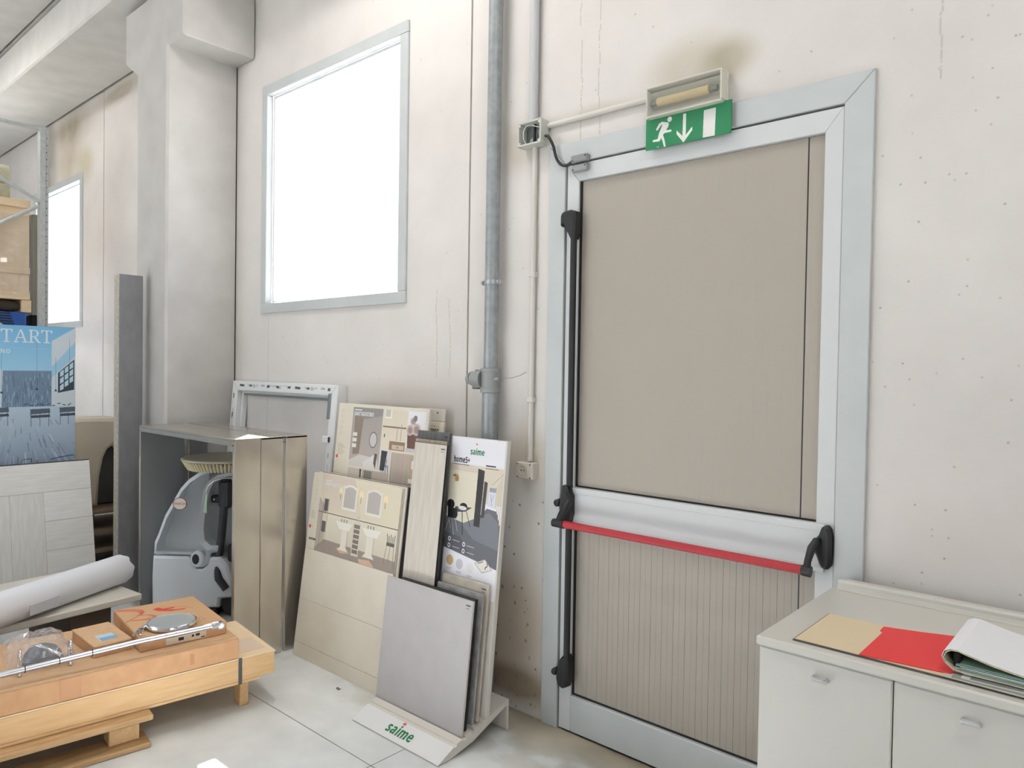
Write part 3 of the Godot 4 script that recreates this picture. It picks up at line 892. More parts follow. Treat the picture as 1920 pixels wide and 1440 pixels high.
func tile_stand() -> void:
	var st := thing("display_stand", "white slotted tile display stand with a sloping lip, beside the door", "display stand", Vector3(-2.102, 0, 0))
	# stepped bent-sheet base, profile in (z, y)
	var prof := PackedVector2Array([Vector2(0.517, 0.003), Vector2(0.438, 0.040), Vector2(0.434, 0.036), Vector2(0.424, 0.041), Vector2(0.424, 0.047), Vector2(0.395, 0.053), Vector2(0.392, 0.043), Vector2(0.372, 0.048), Vector2(0.372, 0.059), Vector2(0.352, 0.064), Vector2(0.349, 0.054), Vector2(0.331, 0.059), Vector2(0.331, 0.070), Vector2(0.318, 0.073), Vector2(0.315, 0.063), Vector2(0.287, 0.070), Vector2(0.287, 0.081), Vector2(0.147, 0.119), Vector2(0.147, 0.002), Vector2(0.156, 0.002), Vector2(0.158, 0.098), Vector2(0.34, 0.026), Vector2(0.46, 0.003)])
	var m := M.new()
	m.xf = Transform3D(Basis(Vector3(0, 0, 1), Vector3(0, 1, 0), Vector3(-1, 0, 0)), Vector3(0.25, 0, 0))
	m.prism(prof, 0.0, 0.5)
	put(m, "base", S.cream, st)
	m = M.new()
	m.quad(Vector3(-0.2495, 0.0046, 0.5155), Vector3(0.2495, 0.0046, 0.5155), Vector3(0.2495, 0.0405, 0.439), Vector3(-0.2495, 0.0405, 0.439), Vector3(0, 0.9, 0.42))
	put(m, "lip", S.white, st)
	var lg := Node3D.new()
	lg.name = "lip_logo"
	st.add_child(lg)
	lg.position = Vector3(0.0, 0.0236, 0.478)
	lg.rotation.x = -atan2(0.0779, 0.036) + 0.0 - 0.0
	lg.rotation.x = -(PI / 2 - atan2(0.036, 0.0779))
	txt("saime", 0.042, Vector3(0, 0.0, 0), S.green, lg, true, false, HORIZONTAL_ALIGNMENT_CENTER, 0.86)
	crown(lg, Vector3(-0.012, 0.030, 0.0008), 0.018)
	# backboard with the poster
	var bb := leaning("poster_board", "tall narrow white poster board with kitchen table photo on display stand", "poster", -2.155, 0.275, 0.097, "", 0.086)
	bx("board", Vector3(0, 0, -0.022), Vector3(0.302, 1.04, 0), 0.0015, S.cream, bb)
	var p := Pic.new(512, 1024, C8(236, 235, 240))
	poster_kitchen(p)
	m = M.new()
	m.face(0.001, 0.43, 0.296, 1.038, 0.0006)
	put(m, "print", printed(p), bb)
	txt("saime", 0.024, Vector3(0.148, 0.985, 0.0012), S.green, bb, true, false, HORIZONTAL_ALIGNMENT_CENTER, 0.8)
	crown(bb, Vector3(0.142, 1.012, 0.001), 0.011)
	txt("home5+", 0.024, Vector3(0.018, 0.948, 0.0012), S.ink, bb, true, false, HORIZONTAL_ALIGNMENT_LEFT, 0.72)
	for q: Array in [[0.018, 0.928, 0.09, 0.0022], [0.20, 0.934, 0.052, 0.005], [0.20, 0.925, 0.068, 0.0018]]:
		bx("fine_print", Vector3(q[0], q[1], 0.0002), Vector3(q[0] + q[2], q[1] + q[3], 0.0011), 0.0, S.ink, bb)
	# plank samples beside the poster
	var dk := mat(C8(84, 84, 86), 0.6)
	var lightw := noisy(C8(188, 180, 168), C8(206, 199, 188), Vector3(9, 0.8, 9), 0.02, 31, 0.6)
	var brown := noisy(C8(150, 136, 120), C8(178, 164, 146), Vector3(8, 0.8, 8), 0.02, 32, 0.6)
	sample("dark grey long plank tile standing next to the poster", -2.36, -2.162, 0.297, 1.06, 0.010, noisy(C8(88, 88, 88), C8(112, 111, 108), Vector3(7, 0.7, 7), 0.02, 33, 0.6), dk, "plank samples on the stand", 0.078)
	sample("brown-grey long plank tile between the dark one and the pale one", -2.342, -2.148, 0.322, 1.038, 0.010, brown, dk, "plank samples on the stand", 0.068)
	sample("pale bleached-wood long plank tile at the front of the three planks", -2.325, -2.13, 0.340, 1.033, 0.010, lightw, S.dark, "plank samples on the stand", 0.060)
	# short samples in the lower slots
	var gr := noisy(C8(168, 164, 163), C8(174, 170, 169), Vector3(1.5, 1.5, 1.5), 0.02, 34, 0.55)
	var bg := noisy(C8(176, 166, 152), C8(206, 198, 184), Vector3(2, 2, 2), 0.025, 35, 0.5)
	var mg := noisy(C8(126, 124, 122), C8(178, 176, 172), Vector3(2.4, 2.4, 2.4), 0.02, 36, 0.5)
	sample("beige short tile, rearmost of the short tiles below the poster", -2.125, -1.872, 0.302, 0.505, 0.010, bg, bg, "short samples on the stand", 0.076)
	sample("marbled mid-grey short tile behind the charcoal one", -2.125, -1.874, 0.328, 0.485, 0.010, mg, mg, "short samples on the stand", 0.066, false)
	sample("charcoal short tile directly behind the large light grey tile", -2.30, -1.876, 0.364, 0.480, 0.012, noisy(C8(74, 76, 80), C8(92, 94, 98), Vector3(2, 2, 2), 0.02, 37, 0.5), S.dark, "short samples on the stand", 0.060)
	sample("large plain light grey square tile at the front of the display stand", -2.366, -1.868, 0.388, 0.492, 0.010, gr, mat(C8(198, 192, 182), 0.6), "short samples on the stand", 0.047)

func crown(o: Node3D, at: Vector3, w: float) -> void:
	var m := M.new()
	m.xf = Transform3D(Basis(), at)
	m.prism(P([-0.3 * w, 0, 0.3 * w, 0, 0.5 * w, 0.55 * w, 0.2 * w, 0.35 * w, 0, 0.8 * w, -0.2 * w, 0.35 * w, -0.5 * w, 0.55 * w]), -0.0004, 0.0)
	put(m, "crown_mark", S.pinkred, o)

func poster_kitchen(p: Pic) -> void:
	# covers the top 0.608 m of the board
	var k := 1.04 / 0.608
	var g := func(u: float, v: float) -> Vector2: return Vector2(u, v * k)
	p.grad(0, 0.103 * k, 1, 0.24 * k, C8(208, 196, 180), C8(214, 206, 188))
	p.grad(0, 0.13 * k, 0.55, 0.345 * k, C8(222, 214, 194), C8(212, 206, 186))
	for i in 9: p.line(g.call(0, 0.13 + i * 0.023), g.call(0.55, 0.138 + i * 0.023), 1.0, C8(206, 198, 178))
	p.poly([g.call(0, 0.31), g.call(0.55, 0.335), g.call(0.62, 0.29), g.call(0.75, 0.255), g.call(0.93, 0.26), g.call(1, 0.31), g.call(1, 0.47), g.call(0, 0.43)], C8(98, 100, 106))
	p.poly([g.call(0.3, 0.33), g.call(0.8, 0.27), g.call(0.97, 0.3), g.call(1, 0.4), g.call(0.55, 0.38)], C8(116, 118, 124))
	p.poly([g.call(0, 0.37), g.call(0.3, 0.38), g.call(0.5, 0.44), g.call(0, 0.43)], C8(82, 84, 90))
	p.poly([g.call(0.54, 0.112), g.call(0.66, 0.118), g.call(0.64, 0.33), g.call(0.53, 0.328)], C8(52, 50, 50))
	p.poly([g.call(0.67, 0.155), g.call(0.73, 0.16), g.call(0.71, 0.29), g.call(0.65, 0.295)], C8(70, 66, 64))
	p.poly([g.call(0.76, 0.172), g.call(0.90, 0.176), g.call(0.90, 0.25), g.call(0.75, 0.246)], C8(214, 216, 224))
	p.rect(0.77, 0.176 * k, 0.89, 0.192 * k, C8(146, 148, 158))
	p.line(g.call(0.80, 0.2), g.call(0.83, 0.242), 3, C8(120, 118, 122))
	p.line(g.call(0.86, 0.2), g.call(0.82, 0.225), 3, C8(130, 128, 130))
	for i in 4: p.line(g.call(0.90 + i * 0.028, 0.17 - i * 0.012), g.call(0.90 + i * 0.028, 0.25 + i * 0.02), 5, C8(182, 168, 148))
	p.line(g.call(0.80, 0.168), g.call(1.0, 0.12), 5, C8(176, 160, 142))
	# lamps
	p.line(g.call(0.12, 0.105), g.call(0.12, 0.15), 1.5, C8(120, 110, 96))
	p.line(g.call(0.16, 0.105), g.call(0.155, 0.15), 1.5, C8(120, 110, 96))
	p.poly([g.call(0.06, 0.151), g.call(0.13, 0.142), g.call(0.12, 0.156)], C8(126, 96, 66))
	p.poly([g.call(0.14, 0.145), g.call(0.165, 0.145), g.call(0.19, 0.16), g.call(0.18, 0.172), g.call(0.12, 0.172), g.call(0.11, 0.16)], C8(168, 128, 78))
	# table and chairs
	var bk := C8(30, 30, 33)
	p.poly([g.call(0.16, 0.268), g.call(0.48, 0.262), g.call(0.36, 0.282), g.call(0.16, 0.29)], C8(74, 72, 72))
	p.line(g.call(0.30, 0.28), g.call(0.34, 0.37), 7, bk)
	p.line(g.call(0.38, 0.28), g.call(0.47, 0.335), 5, bk)
	p.disc(0.07, 0.262 * k, 0.075, 0.018 * k, bk)
	p.disc(0.32, 0.262 * k, 0.07, 0.012 * k, bk)
	p.poly([g.call(0.02, 0.275), g.call(0.2, 0.275), g.call(0.22, 0.3), g.call(0.19, 0.316), g.call(0.03, 0.314)], bk)
	p.disc(0.3, 0.27 * k, 0.08, 0.008 * k, C8(220, 220, 222))
	for q: Array in [[0.07, 0.315, 0.0, 0.37], [0.11, 0.315, 0.17, 0.378], [0.17, 0.312, 0.24, 0.362], [0.06, 0.32, 0.10, 0.355]]:
		p.line(g.call(q[0], q[1]), g.call(q[2], q[3]), 3.5, C8(196, 194, 190))
	# icons
	var wh := C8(224, 224, 226)
	for q: Array in [[0.1, 0.395], [0.38, 0.405], [0.1, 0.42], [0.38, 0.43]]:
		p.disc(q[0], q[1] * k, 0.028, 0.009 * k, wh)
		p.disc(q[0], q[1] * k, 0.016, 0.005 * k, C8(98, 100, 106))
		p.line(g.call(q[0] + 0.06, q[1] + 0.002), g.call(q[0] + 0.2, q[1] + 0.004), 3, wh)
	# white foot with swatches and the tilted tile
	p.poly([g.call(0, 0.433), g.call(0.58, 0.459), g.call(0.78, 0.452), g.call(1, 0.475), g.call(1, 0.7), g.call(0, 0.7)], C8(236, 235, 240))
	p.disc(0.14, 0.475 * k, 0.068, 0.0195 * k, C8(176, 150, 106))
	p.disc(0.33, 0.482 * k, 0.066, 0.0195 * k, C8(186, 188, 192))
	p.disc(0.53, 0.487 * k, 0.066, 0.0195 * k, C8(226, 226, 222))
	for q: Array in [[0.14, 0.503], [0.33, 0.51], [0.53, 0.515]]:
		p.line(g.call(q[0] - 0.05, q[1]), g.call(q[0] + 0.05, q[1] + 0.001), 3, C8(170, 140, 150))
		p.line(g.call(q[0] - 0.05, q[1] + 0.005), g.call(q[0] + 0.03, q[1] + 0.006), 3, C8(150, 146, 150))
	p.poly([g.call(0.60, 0.463), g.call(0.79, 0.44), g.call(0.93, 0.474), g.call(0.75, 0.494)], C8(150, 142, 134))
	p.poly([g.call(0.615, 0.463), g.call(0.79, 0.443), g.call(0.915, 0.474), g.call(0.75, 0.491)], C8(226, 220, 212))
	p.line(g.call(0.66, 0.462), g.call(0.76, 0.451), 6, C8(110, 100, 96))
	p.curve([g.call(0.83, 0.453), g.call(0.84, 0.464), g.call(0.80, 0.472), g.call(0.81, 0.478)], 6, C8(34, 30, 32))

# ------------------------------------------------------------------ sample boards and the window frame leaning on the wall
func sample_boards() -> void:
	# white plastic window frame still in printed film
	var w := leaning("window_frame", "white plastic window frame in printed film leaning behind the sample boards", "window frame", -4.205, 0.166, 0.085)
	var W := 1.078
	var H := 1.308
	var b := 0.058
	var p := Pic.new(512, 32, C8(224, 226, 224))
	var rg := RandomNumberGenerator.new()
	rg.seed = 5
	for k in 22:
		var x := rg.randf()
		var c := C8(90, 96, 98) if k % 3 == 0 else C8(160, 165, 166)
		for r in rg.randi_range(1, 3): p.rect(x, 0.25 + r * 0.16, x + rg.randf_range(0.02, 0.07), 0.31 + r * 0.16, c)
		if k % 4 == 0: p.rect(x, 0.3, x + 0.05, 0.55, C8(70, 76, 80))
	var film := printed(p)
	film.texture_repeat = true
	for q: Array in [[P([0, 0, W, 0, W - b, b, b, b])], [P([0, H, b, H - b, W - b, H - b, W, H])], [P([0, 0, b, b, b, H - b, 0, H])], [P([W, 0, W, H, W - b, H - b, W - b, b])]]:
		var m := M.new()
		m.prism(q[0], -0.066, 0.0, 0.004)
		put(m, "profile", S.pvc, w)
	var m2 := M.new()
	m2.quad(Vector3(0.06, H - 0.05, 0.0008), Vector3(W - 0.06, H - 0.05, 0.0008), Vector3(W - 0.06, H - 0.008, 0.0008), Vector3(0.06, H - 0.008, 0.0008), Vector3.BACK, Vector2(0, 1), Vector2(1.6, 1), Vector2(1.6, 0), Vector2(0, 0))
	m2.quad(Vector3(0.05, 0.06, 0.0008), Vector3(0.05, H - 0.06, 0.0008), Vector3(0.008, H - 0.06, 0.0008), Vector3(0.008, 0.06, 0.0008), Vector3.BACK, Vector2(0, 1), Vector2(2, 1), Vector2(2, 0), Vector2(0, 0))
	m2.quad(Vector3(W - 0.008, 0.06, 0.0008), Vector3(W - 0.008, H - 0.35, 0.0008), Vector3(W - 0.05, H - 0.35, 0.0008), Vector3(W - 0.05, 0.06, 0.0008), Vector3.BACK, Vector2(0, 1), Vector2(1.5, 1), Vector2(1.5, 0), Vector2(0, 0))
	put(m2, "printed_film", film, w)
	# inner step
	for q: Array in [[Vector3(b, b, -0.066), Vector3(W - b, b + 0.014, -0.035)], [Vector3(b, H - b - 0.014, -0.066), Vector3(W - b, H - b, -0.035)], [Vector3(b, b + 0.014, -0.066), Vector3(b + 0.014, H - b - 0.014, -0.035)], [Vector3(W - b - 0.014, b + 0.014, -0.066), Vector3(W - b, H - b - 0.014, -0.035)]]:
		bx("rebate", q[0], q[1], 0.002, S.pvc, w)
	var mm := mat(C8(150, 153, 154), 0.35, 0.7)
	bx("corner_hinge", Vector3(W - b - 0.012, H - b - 0.12, -0.02), Vector3(W - b + 0.012, H - b + 0.012, 0.006), 0.003, mm, w)
	bx("hinge_rod", Vector3(0.10, H - b - 0.026, -0.034), Vector3(W - b - 0.012, H - b - 0.014, -0.022), 0.002, mm, w)
	bx("keep", Vector3(W - b - 0.03, H - 0.30, -0.015), Vector3(W - b + 0.03, H - 0.265, 0.010), 0.004, S.white, w)
	bx("keep_slot", Vector3(W - b + 0.024, H - 0.295, 0.004), Vector3(W - b + 0.034, H - 0.268, 0.0108), 0.001, S.ink, w)
	# rear photo board
	var cr := noisy(C8(222, 213, 196), C8(230, 222, 206), Vector3(0.8, 0.8, 0.8), 0.02, 41, 0.6)
	var r := leaning("sample_board", "cream sample board with collage of bathroom photos leaning at the back", "sample board", -3.045, 0.230, 0.106)
	bx("panel", Vector3(0, 0, -0.012), Vector3(0.668, 1.224, 0), 0.0015, cr, r)
	p = Pic.new(768, 512, C8(220, 212, 196))
	collage(p)
	var m := M.new()
	m.face(0.002, 0.774, 0.666, 1.222, 0.0007)
	put(m, "print", printed(p), r)
	bx("fine_print", Vector3(0.134, 1.194, 0.0002), Vector3(0.19, 1.199, 0.0012), 0.0, S.white, r)
	txt("SANT'AGOSTINO", 0.019, Vector3(0.132, 1.178, 0.0012), S.white, r, true, false, HORIZONTAL_ALIGNMENT_LEFT, 0.72)
	# narrow board behind it
	var oc := leaning("sample_board", "narrow beige board with a short word in dark capitals, half hidden at the wall", "sample board", -2.56, 0.165, 0.102)
	bx("panel", Vector3(0, 0, -0.012), Vector3(0.215, 1.165, 0), 0.0015, cr, oc)
	bx("upper_card", Vector3(0.03, 1.168, -0.010), Vector3(0.213, 1.222, -0.004), 0.001, S.cream, oc)
	txt("OCIBEC", 0.026, Vector3(0.145, 1.118, 0.0008), S.ink, oc, true, false, HORIZONTAL_ALIGNMENT_CENTER, 0.62)
	txt("· · ·", 0.02, Vector3(0.14, 1.145, 0.0008), S.ink, oc, true)
	m = M.new()
	m.tube([Vector3(0.165, 1.205, -0.004), Vector3(0.165, 1.205, -0.0025)], 0.004, 10)
	put(m, "screw", S.ink, oc)
	# stack of four boards in front
	var kinds := [["cream board just behind the front photo board of the leaning stack", -3.090, 0.2975, cr, 0.668], ["black-edged board third in the leaning stack", -3.075, 0.2865, S.dark, 0.672], ["pale board rearmost in the low leaning stack", -3.070, 0.2755, cr, 0.690]]
	for k: Array in kinds:
		var o := leaning("sample_board", k[0], "sample board", k[1], k[2], 0.127, "boards in the low leaning stack")
		bx("panel", Vector3(0, 0, -0.009), Vector3(k[4], 0.884, 0), 0.0015, k[3], o)
	var f := leaning("sample_board", "front board of leaning stack with twin washbasin photo above cream tiles", "sample board", -3.108, 0.311, 0.127, "")
	bx("panel", Vector3(0, 0, -0.013), Vector3(0.673, 0.881, -0.003), 0.0015, cr, f)
	for q: Array in [[0.0, 0.066], [0.0675, 0.272], [0.2735, 0.512]]:
		bx("tile", Vector3(0, q[0], -0.003), Vector3(0.673, q[1], 0.001), 0.0006, cr, f)
	p = Pic.new(768, 420, C8(216, 208, 192))
	bathroom(p)
	m = M.new()
	m.face(0.001, 0.5135, 0.672, 0.880, 0.0007)
	put(m, "print", printed(p), f)
	bx("fine_print", Vector3(0.107, 0.851, 0.0002), Vector3(0.155, 0.855, 0.0012), 0.0, S.white, f)
	txt("SANT'AGOSTINO", 0.017, Vector3(0.105, 0.836, 0.0012), S.white, f, true, false, HORIZONTAL_ALIGNMENT_LEFT, 0.85)
	txt("AGOSTINO", 0.010, Vector3(0.02, 0.562, 0.0012), S.ink, f, true, false, HORIZONTAL_ALIGNMENT_LEFT, 0.8)

func smallprint(p: Pic, x: float, y: float, n: int, w: float, c: Color) -> void:
	for i in n: p.rect(x, y + i * 0.018, x + w * (0.6 + 0.4 * fposmod(i * 0.37, 1.0)), y + i * 0.018 + 0.006, c)

func bathroom(p: Pic) -> void:
	var x0 := 0.105
	p.grad(x0, 0, 1, 0.50, C8(206, 192, 178), C8(222, 212, 190))
	p.poly([Vector2(0.5, 0), Vector2(1, 0), Vector2(1, 0.5), Vector2(0.62, 0.5)], C8(222, 212, 188))
	p.grad(x0, 0.47, 1, 0.97, C8(228, 221, 202), C8(206, 196, 176))
	p.poly([Vector2(x0, 0.3), Vector2(0.2, 0.42), Vector2(0.2, 0.84), Vector2(x0, 1.0)], C8(176, 166, 152))
	p.poly([Vector2(x0, 0.97), Vector2(0.21, 0.83), Vector2(1, 0.86), Vector2(1, 1), Vector2(x0, 1)], C8(150, 138, 128))
	p.poly([Vector2(0.36, 0.9), Vector2(0.47, 0.87), Vector2(0.52, 0.92), Vector2(0.42, 0.95)], C8(206, 172, 146))
	p.poly([Vector2(0.62, 0.95), Vector2(0.74, 0.93), Vector2(0.80, 1.0), Vector2(0.64, 1.0)], C8(206, 172, 146))
	p.line(Vector2(x0, 0.49), Vector2(1, 0.49), 5, C8(112, 98, 82))
	for q: Array in [[0.39, 0.53], [0.655, 0.80]]:
		p.rect(q[0] - 0.012, 0.10, q[1] + 0.012, 0.40, C8(236, 232, 222))
		p.rect(q[0] + 0.004, 0.13, q[1] - 0.006, 0.37, C8(180, 174, 168))
		p.disc((q[0] + q[1]) * 0.5, 0.115, (q[1] - q[0]) * 0.4, 0.04, C8(236, 232, 222))
		p.disc((q[0] + q[1]) * 0.5, 0.135, (q[1] - q[0]) * 0.36, 0.03, C8(180, 174, 168))
	for x: float in [0.35, 0.585, 0.845]:
		p.disc(x, 0.17, 0.022, 0.05, C8(244, 226, 184))
		p.line(Vector2(x, 0.2), Vector2(x, 0.28), 4, C8(120, 96, 62))
	for q: Array in [[0.33, 0.52, 0.41, 0.47], [0.63, 0.83, 0.69, 0.76]]:
		p.poly([Vector2(q[0], 0.56), Vector2(q[1], 0.56), Vector2(q[1] - 0.03, 0.65), Vector2(q[0] + 0.05, 0.65)], C8(240, 236, 224))
		p.poly([Vector2(q[2], 0.65), Vector2(q[3], 0.65), Vector2(q[3], 0.86), Vector2(q[3] + 0.03, 0.91), Vector2(q[2] - 0.03, 0.91), Vector2(q[2], 0.86)], C8(232, 226, 212))
		p.line(Vector2(q[3] + 0.01, 0.66), Vector2(q[3] + 0.01, 0.86), 5, C8(190, 180, 162))
		for i in 3: p.rect(q[0] + 0.06 + i * 0.03, 0.52, q[0] + 0.068 + i * 0.03, 0.56, C8(96, 88, 78))
	p.rect(0.535, 0.52, 0.615, 0.93, C8(216, 208, 192))
	for i in 6: p.rect(0.543, 0.545 + i * 0.062, 0.607, 0.592 + i * 0.062, C8(122, 112, 104))
	p.rect(0.565, 0.45, 0.572, 0.52, C8(190, 184, 176)); p.rect(0.585, 0.43, 0.592, 0.52, C8(190, 184, 176))
	p.line(Vector2(0.16, 0.30), Vector2(0.15, 0.95), 3, C8(120, 108, 96)); p.line(Vector2(0.225, 0.3), Vector2(0.215, 0.9), 3, C8(120, 108, 96))
	p.rect(0.172, 0.31, 0.218, 0.47, C8(84, 78, 82)); p.rect(0.165, 0.6, 0.212, 0.74, C8(90, 84, 86)); p.rect(0.165, 0.5, 0.212, 0.6, C8(214, 206, 184))
	for i in 5: p.line(Vector2(0.91 + i * 0.016, 0.66), Vector2(0.90 + i * 0.02, 0.56 + (i % 2) * 0.02), 5, C8(74, 92, 66))
	p.rect(0.90, 0.66, 0.98, 0.70, C8(98, 92, 84))
	for q: Array in [[0.905, 0.7, 0.885, 0.93], [0.975, 0.7, 0.985, 0.95], [0.94, 0.7, 0.93, 0.9]]: p.line(Vector2(q[0], q[1]), Vector2(q[2], q[3]), 3, C8(120, 106, 92))
	p.rect(0, 0, x0, 1, C8(218, 211, 194))
	p.rect(x0 - 0.004, 0, x0, 1, C8(232, 226, 212))
	smallprint(p, 0.02, 0.50, 6, 0.06, C8(176, 168, 156))
	p.disc(0.025, 0.71, 0.013, 0.024, C8(200, 70, 66))
	smallprint(p, 0.045, 0.705, 1, 0.03, C8(150, 140, 130))
	for i in 5: p.disc(0.055, 0.1 + i * 0.06, 0.016, 0.022, C8(209, 203, 186))

func collage(p: Pic) -> void:
	p.rect(0, 0, 0.165, 1, C8(218, 209, 192))
	smallprint(p, 0.03, 0.44, 7, 0.1, C8(178, 168, 154))
	p.disc(0.03, 0.58, 0.013, 0.02, C8(214, 76, 74))
	for i in 5: p.disc(0.055, 0.08 + i * 0.06, 0.022, 0.022, C8(211, 203, 188))
	# bathroom with round mirror
	p.grad(0.178, 0.03, 0.525, 0.66, C8(158, 150, 146), C8(178, 168, 160))
	p.poly([Vector2(0.178, 0.03), Vector2(0.525, 0.03), Vector2(0.525, 0.1), Vector2(0.33, 0.15), Vector2(0.2, 0.12)], C8(140, 136, 134))
	p.poly([Vector2(0.205, 0.12), Vector2(0.31, 0.14), Vector2(0.29, 0.52), Vector2(0.215, 0.54)], C8(140, 126, 112))
	for i in 6: p.line(Vector2(0.215 + i * 0.016, 0.13), Vector2(0.218 + i * 0.013, 0.53), 2, C8(116, 104, 94))
	for i in 3: p.rect(0.2, 0.3 + i * 0.06, 0.25, 0.34 + i * 0.06, C8(226, 222, 214))
	p.disc(0.44, 0.36, 0.045, 0.085, C8(98, 96, 96)); p.disc(0.44, 0.36, 0.038, 0.074, C8(196, 196, 194))
	p.poly([Vector2(0.178, 0.6), Vector2(0.3, 0.53), Vector2(0.5, 0.55), Vector2(0.525, 0.66), Vector2(0.178, 0.66)], C8(206, 200, 194))
	p.poly([Vector2(0.35, 0.6), Vector2(0.48, 0.5), Vector2(0.5, 0.66), Vector2(0.35, 0.66)], C8(218, 214, 208))
	p.poly([Vector2(0.47, 0.5), Vector2(0.5, 0.5), Vector2(0.49, 0.66), Vector2(0.465, 0.6)], C8(84, 78, 76))
	# shelf view
	p.grad(0.535, 0.03, 0.785, 0.44, C8(214, 204, 184), C8(222, 213, 194))
	p.rect(0.545, 0.03, 0.62, 0.12, C8(238, 234, 226)); p.rect(0.553, 0.03, 0.61, 0.105, C8(190, 186, 178))
	p.rect(0.535, 0.2, 0.785, 0.215, C8(122, 106, 86))
	p.rect(0.69, 0.22, 0.698, 0.34, C8(170, 160, 146)); p.rect(0.73, 0.17, 0.738, 0.34, C8(170, 160, 146))
	p.rect(0.62, 0.35, 0.785, 0.44, C8(140, 116, 92)); p.rect(0.65, 0.385, 0.775, 0.43, C8(196, 182, 160)); p.disc(0.71, 0.408, 0.006, 0.008, C8(60, 50, 44))
	p.disc(0.56, 0.3, 0.006, 0.02, C8(70, 64, 58))
	# basket of towels
	p.grad(0.795, 0.03, 0.975, 0.44, C8(236, 234, 236), C8(222, 216, 214))
	p.poly([Vector2(0.80, 0.25), Vector2(0.945, 0.27), Vector2(0.91, 0.40), Vector2(0.81, 0.41)], C8(104, 78, 66))
	for q: Array in [[0.825, 0.22, 0.035, 0.055], [0.89, 0.21, 0.04, 0.06], [0.85, 0.13, 0.03, 0.04], [0.93, 0.25, 0.02, 0.03]]:
		p.disc(q[0], q[1], q[2], q[3], C8(190, 172, 168)); p.disc(q[0], q[1], q[2] * 0.6, q[3] * 0.6, C8(152, 130, 126))
	p.disc(0.87, 0.10, 0.02, 0.03, C8(120, 112, 116))
	p.rect(0.795, 0.40, 0.975, 0.44, C8(196, 190, 188))
	# chair, plank wall, lower photos
	p.rect(0.535, 0.455, 0.645, 0.74, C8(206, 204, 206))
	p.poly([Vector2(0.545, 0.455), Vector2(0.61, 0.46), Vector2(0.59, 0.66), Vector2(0.54, 0.66)], C8(56, 56, 60))
	for q: Array in [[0.61, 0.54, 0.60, 0.72], [0.58, 0.6, 0.62, 0.62], [0.575, 0.62, 0.57, 0.72], [0.625, 0.6, 0.635, 0.73]]: p.line(Vector2(q[0], q[1]), Vector2(q[2], q[3]), 4, C8(48, 46, 48))
	p.grad(0.655, 0.46, 0.985, 1, C8(178, 164, 150), C8(142, 132, 124))
	for i in 14: p.line(Vector2(0.66 + i * 0.024, 0.46), Vector2(0.655 + i * 0.024, 0.93), 3, C8(150 + (i * 37) % 50, 134 + (i * 37) % 46, 120 + (i * 37) % 40))
	p.rect(0.87, 0.52, 0.91, 0.6, C8(222, 214, 202))
	p.rect(0.85, 0.7, 0.9, 0.74, C8(226, 220, 210))
	p.disc(0.72, 0.96, 0.05, 0.03, C8(92, 86, 82))
	p.grad(0.178, 0.68, 0.34, 1, C8(196, 186, 172), C8(206, 196, 180))
	p.poly([Vector2(0.315, 0.68), Vector2(0.338, 0.68), Vector2(0.335, 0.92)], C8(60, 56, 54))
	p.grad(0.35, 0.68, 0.645, 1, C8(180, 168, 156), C8(168, 152, 138))
	p.rect(0.37, 0.69, 0.46, 0.8, C8(128, 120, 114)); p.line(Vector2(0.35, 0.86), Vector2(0.47, 0.88), 4, C8(122, 98, 74))

# ------------------------------------------------------------------ the two stainless hoods standing on the floor
func hoods() -> void:
	for k in 2:
		var z0: float = 0.338 if k == 0 else 0.205
		var z1: float = 0.587 if k == 0 else 0.324
		var h := thing("steel_hood", "brushed stainless steel open-ended casing in front, sunlight on its top edge" if k == 0 else "shallow brushed steel casing right behind the deeper front one", "steel casing", Vector3(-3.70, 0, z0), 0.0, "")
		var xl := -0.54 if k == 0 else -0.525
		var xr := 0.535
		var d := z1 - z0
		var s := [0.0, d * 0.47, d] if k == 0 else [0.0, d]
		for i in s.size() - 1:
			var g := 0.0008
			bx("side_sheet", Vector3(xr - 0.012 - 0.0006 * i, 0.0, s[i] + g), Vector3(xr - 0.0006 * i, 1.054, s[i + 1] - g), 0.002, S.steel, h)
			bx("side_sheet", Vector3(xl, 0.0, s[i] + g), Vector3(xl + 0.012, 1.054, s[i + 1] - g), 0.002, S.steel, h)
			bx("top_sheet", Vector3(xl, 1.043, s[i] + g), Vector3(xr, 1.055 + 0.0006 * i, s[i + 1] - g), 0.002, S.steel, h)
			# grey sheets added inside, their colour stands for the shade in there
		var shade_mat := mat(C8(122, 124, 126), 0.6)
		bx("lining_or_shade", Vector3(xl + 0.0122, 0.004, 0.004), Vector3(xl + 0.0145, 1.040, d - 0.0035), 0.0, shade_mat, h)
		bx("lining_or_shade", Vector3(xr - 0.0155, 0.004, 0.004), Vector3(xr - 0.0130, 1.040, d - 0.0035), 0.0, shade_mat, h)
		bx("lining_or_shade", Vector3(xl + 0.015, 1.0385, 0.004), Vector3(xr - 0.016, 1.0425, d - 0.0035), 0.0, shade_mat, h)
		# folded-in front lips
		bx("lip", Vector3(xl + 0.012, 0, d - 0.003), Vector3(xl + 0.022, 1.03, d), 0.001, S.steel, h)
		bx("lip", Vector3(xr - 0.022, 0, d - 0.003), Vector3(xr - 0.012, 1.03, d), 0.001, S.steel, h)
		bx("lip", Vector3(xl + 0.012, 1.02, d - 0.003), Vector3(xr - 0.012, 1.043, d), 0.001, S.steel, h)

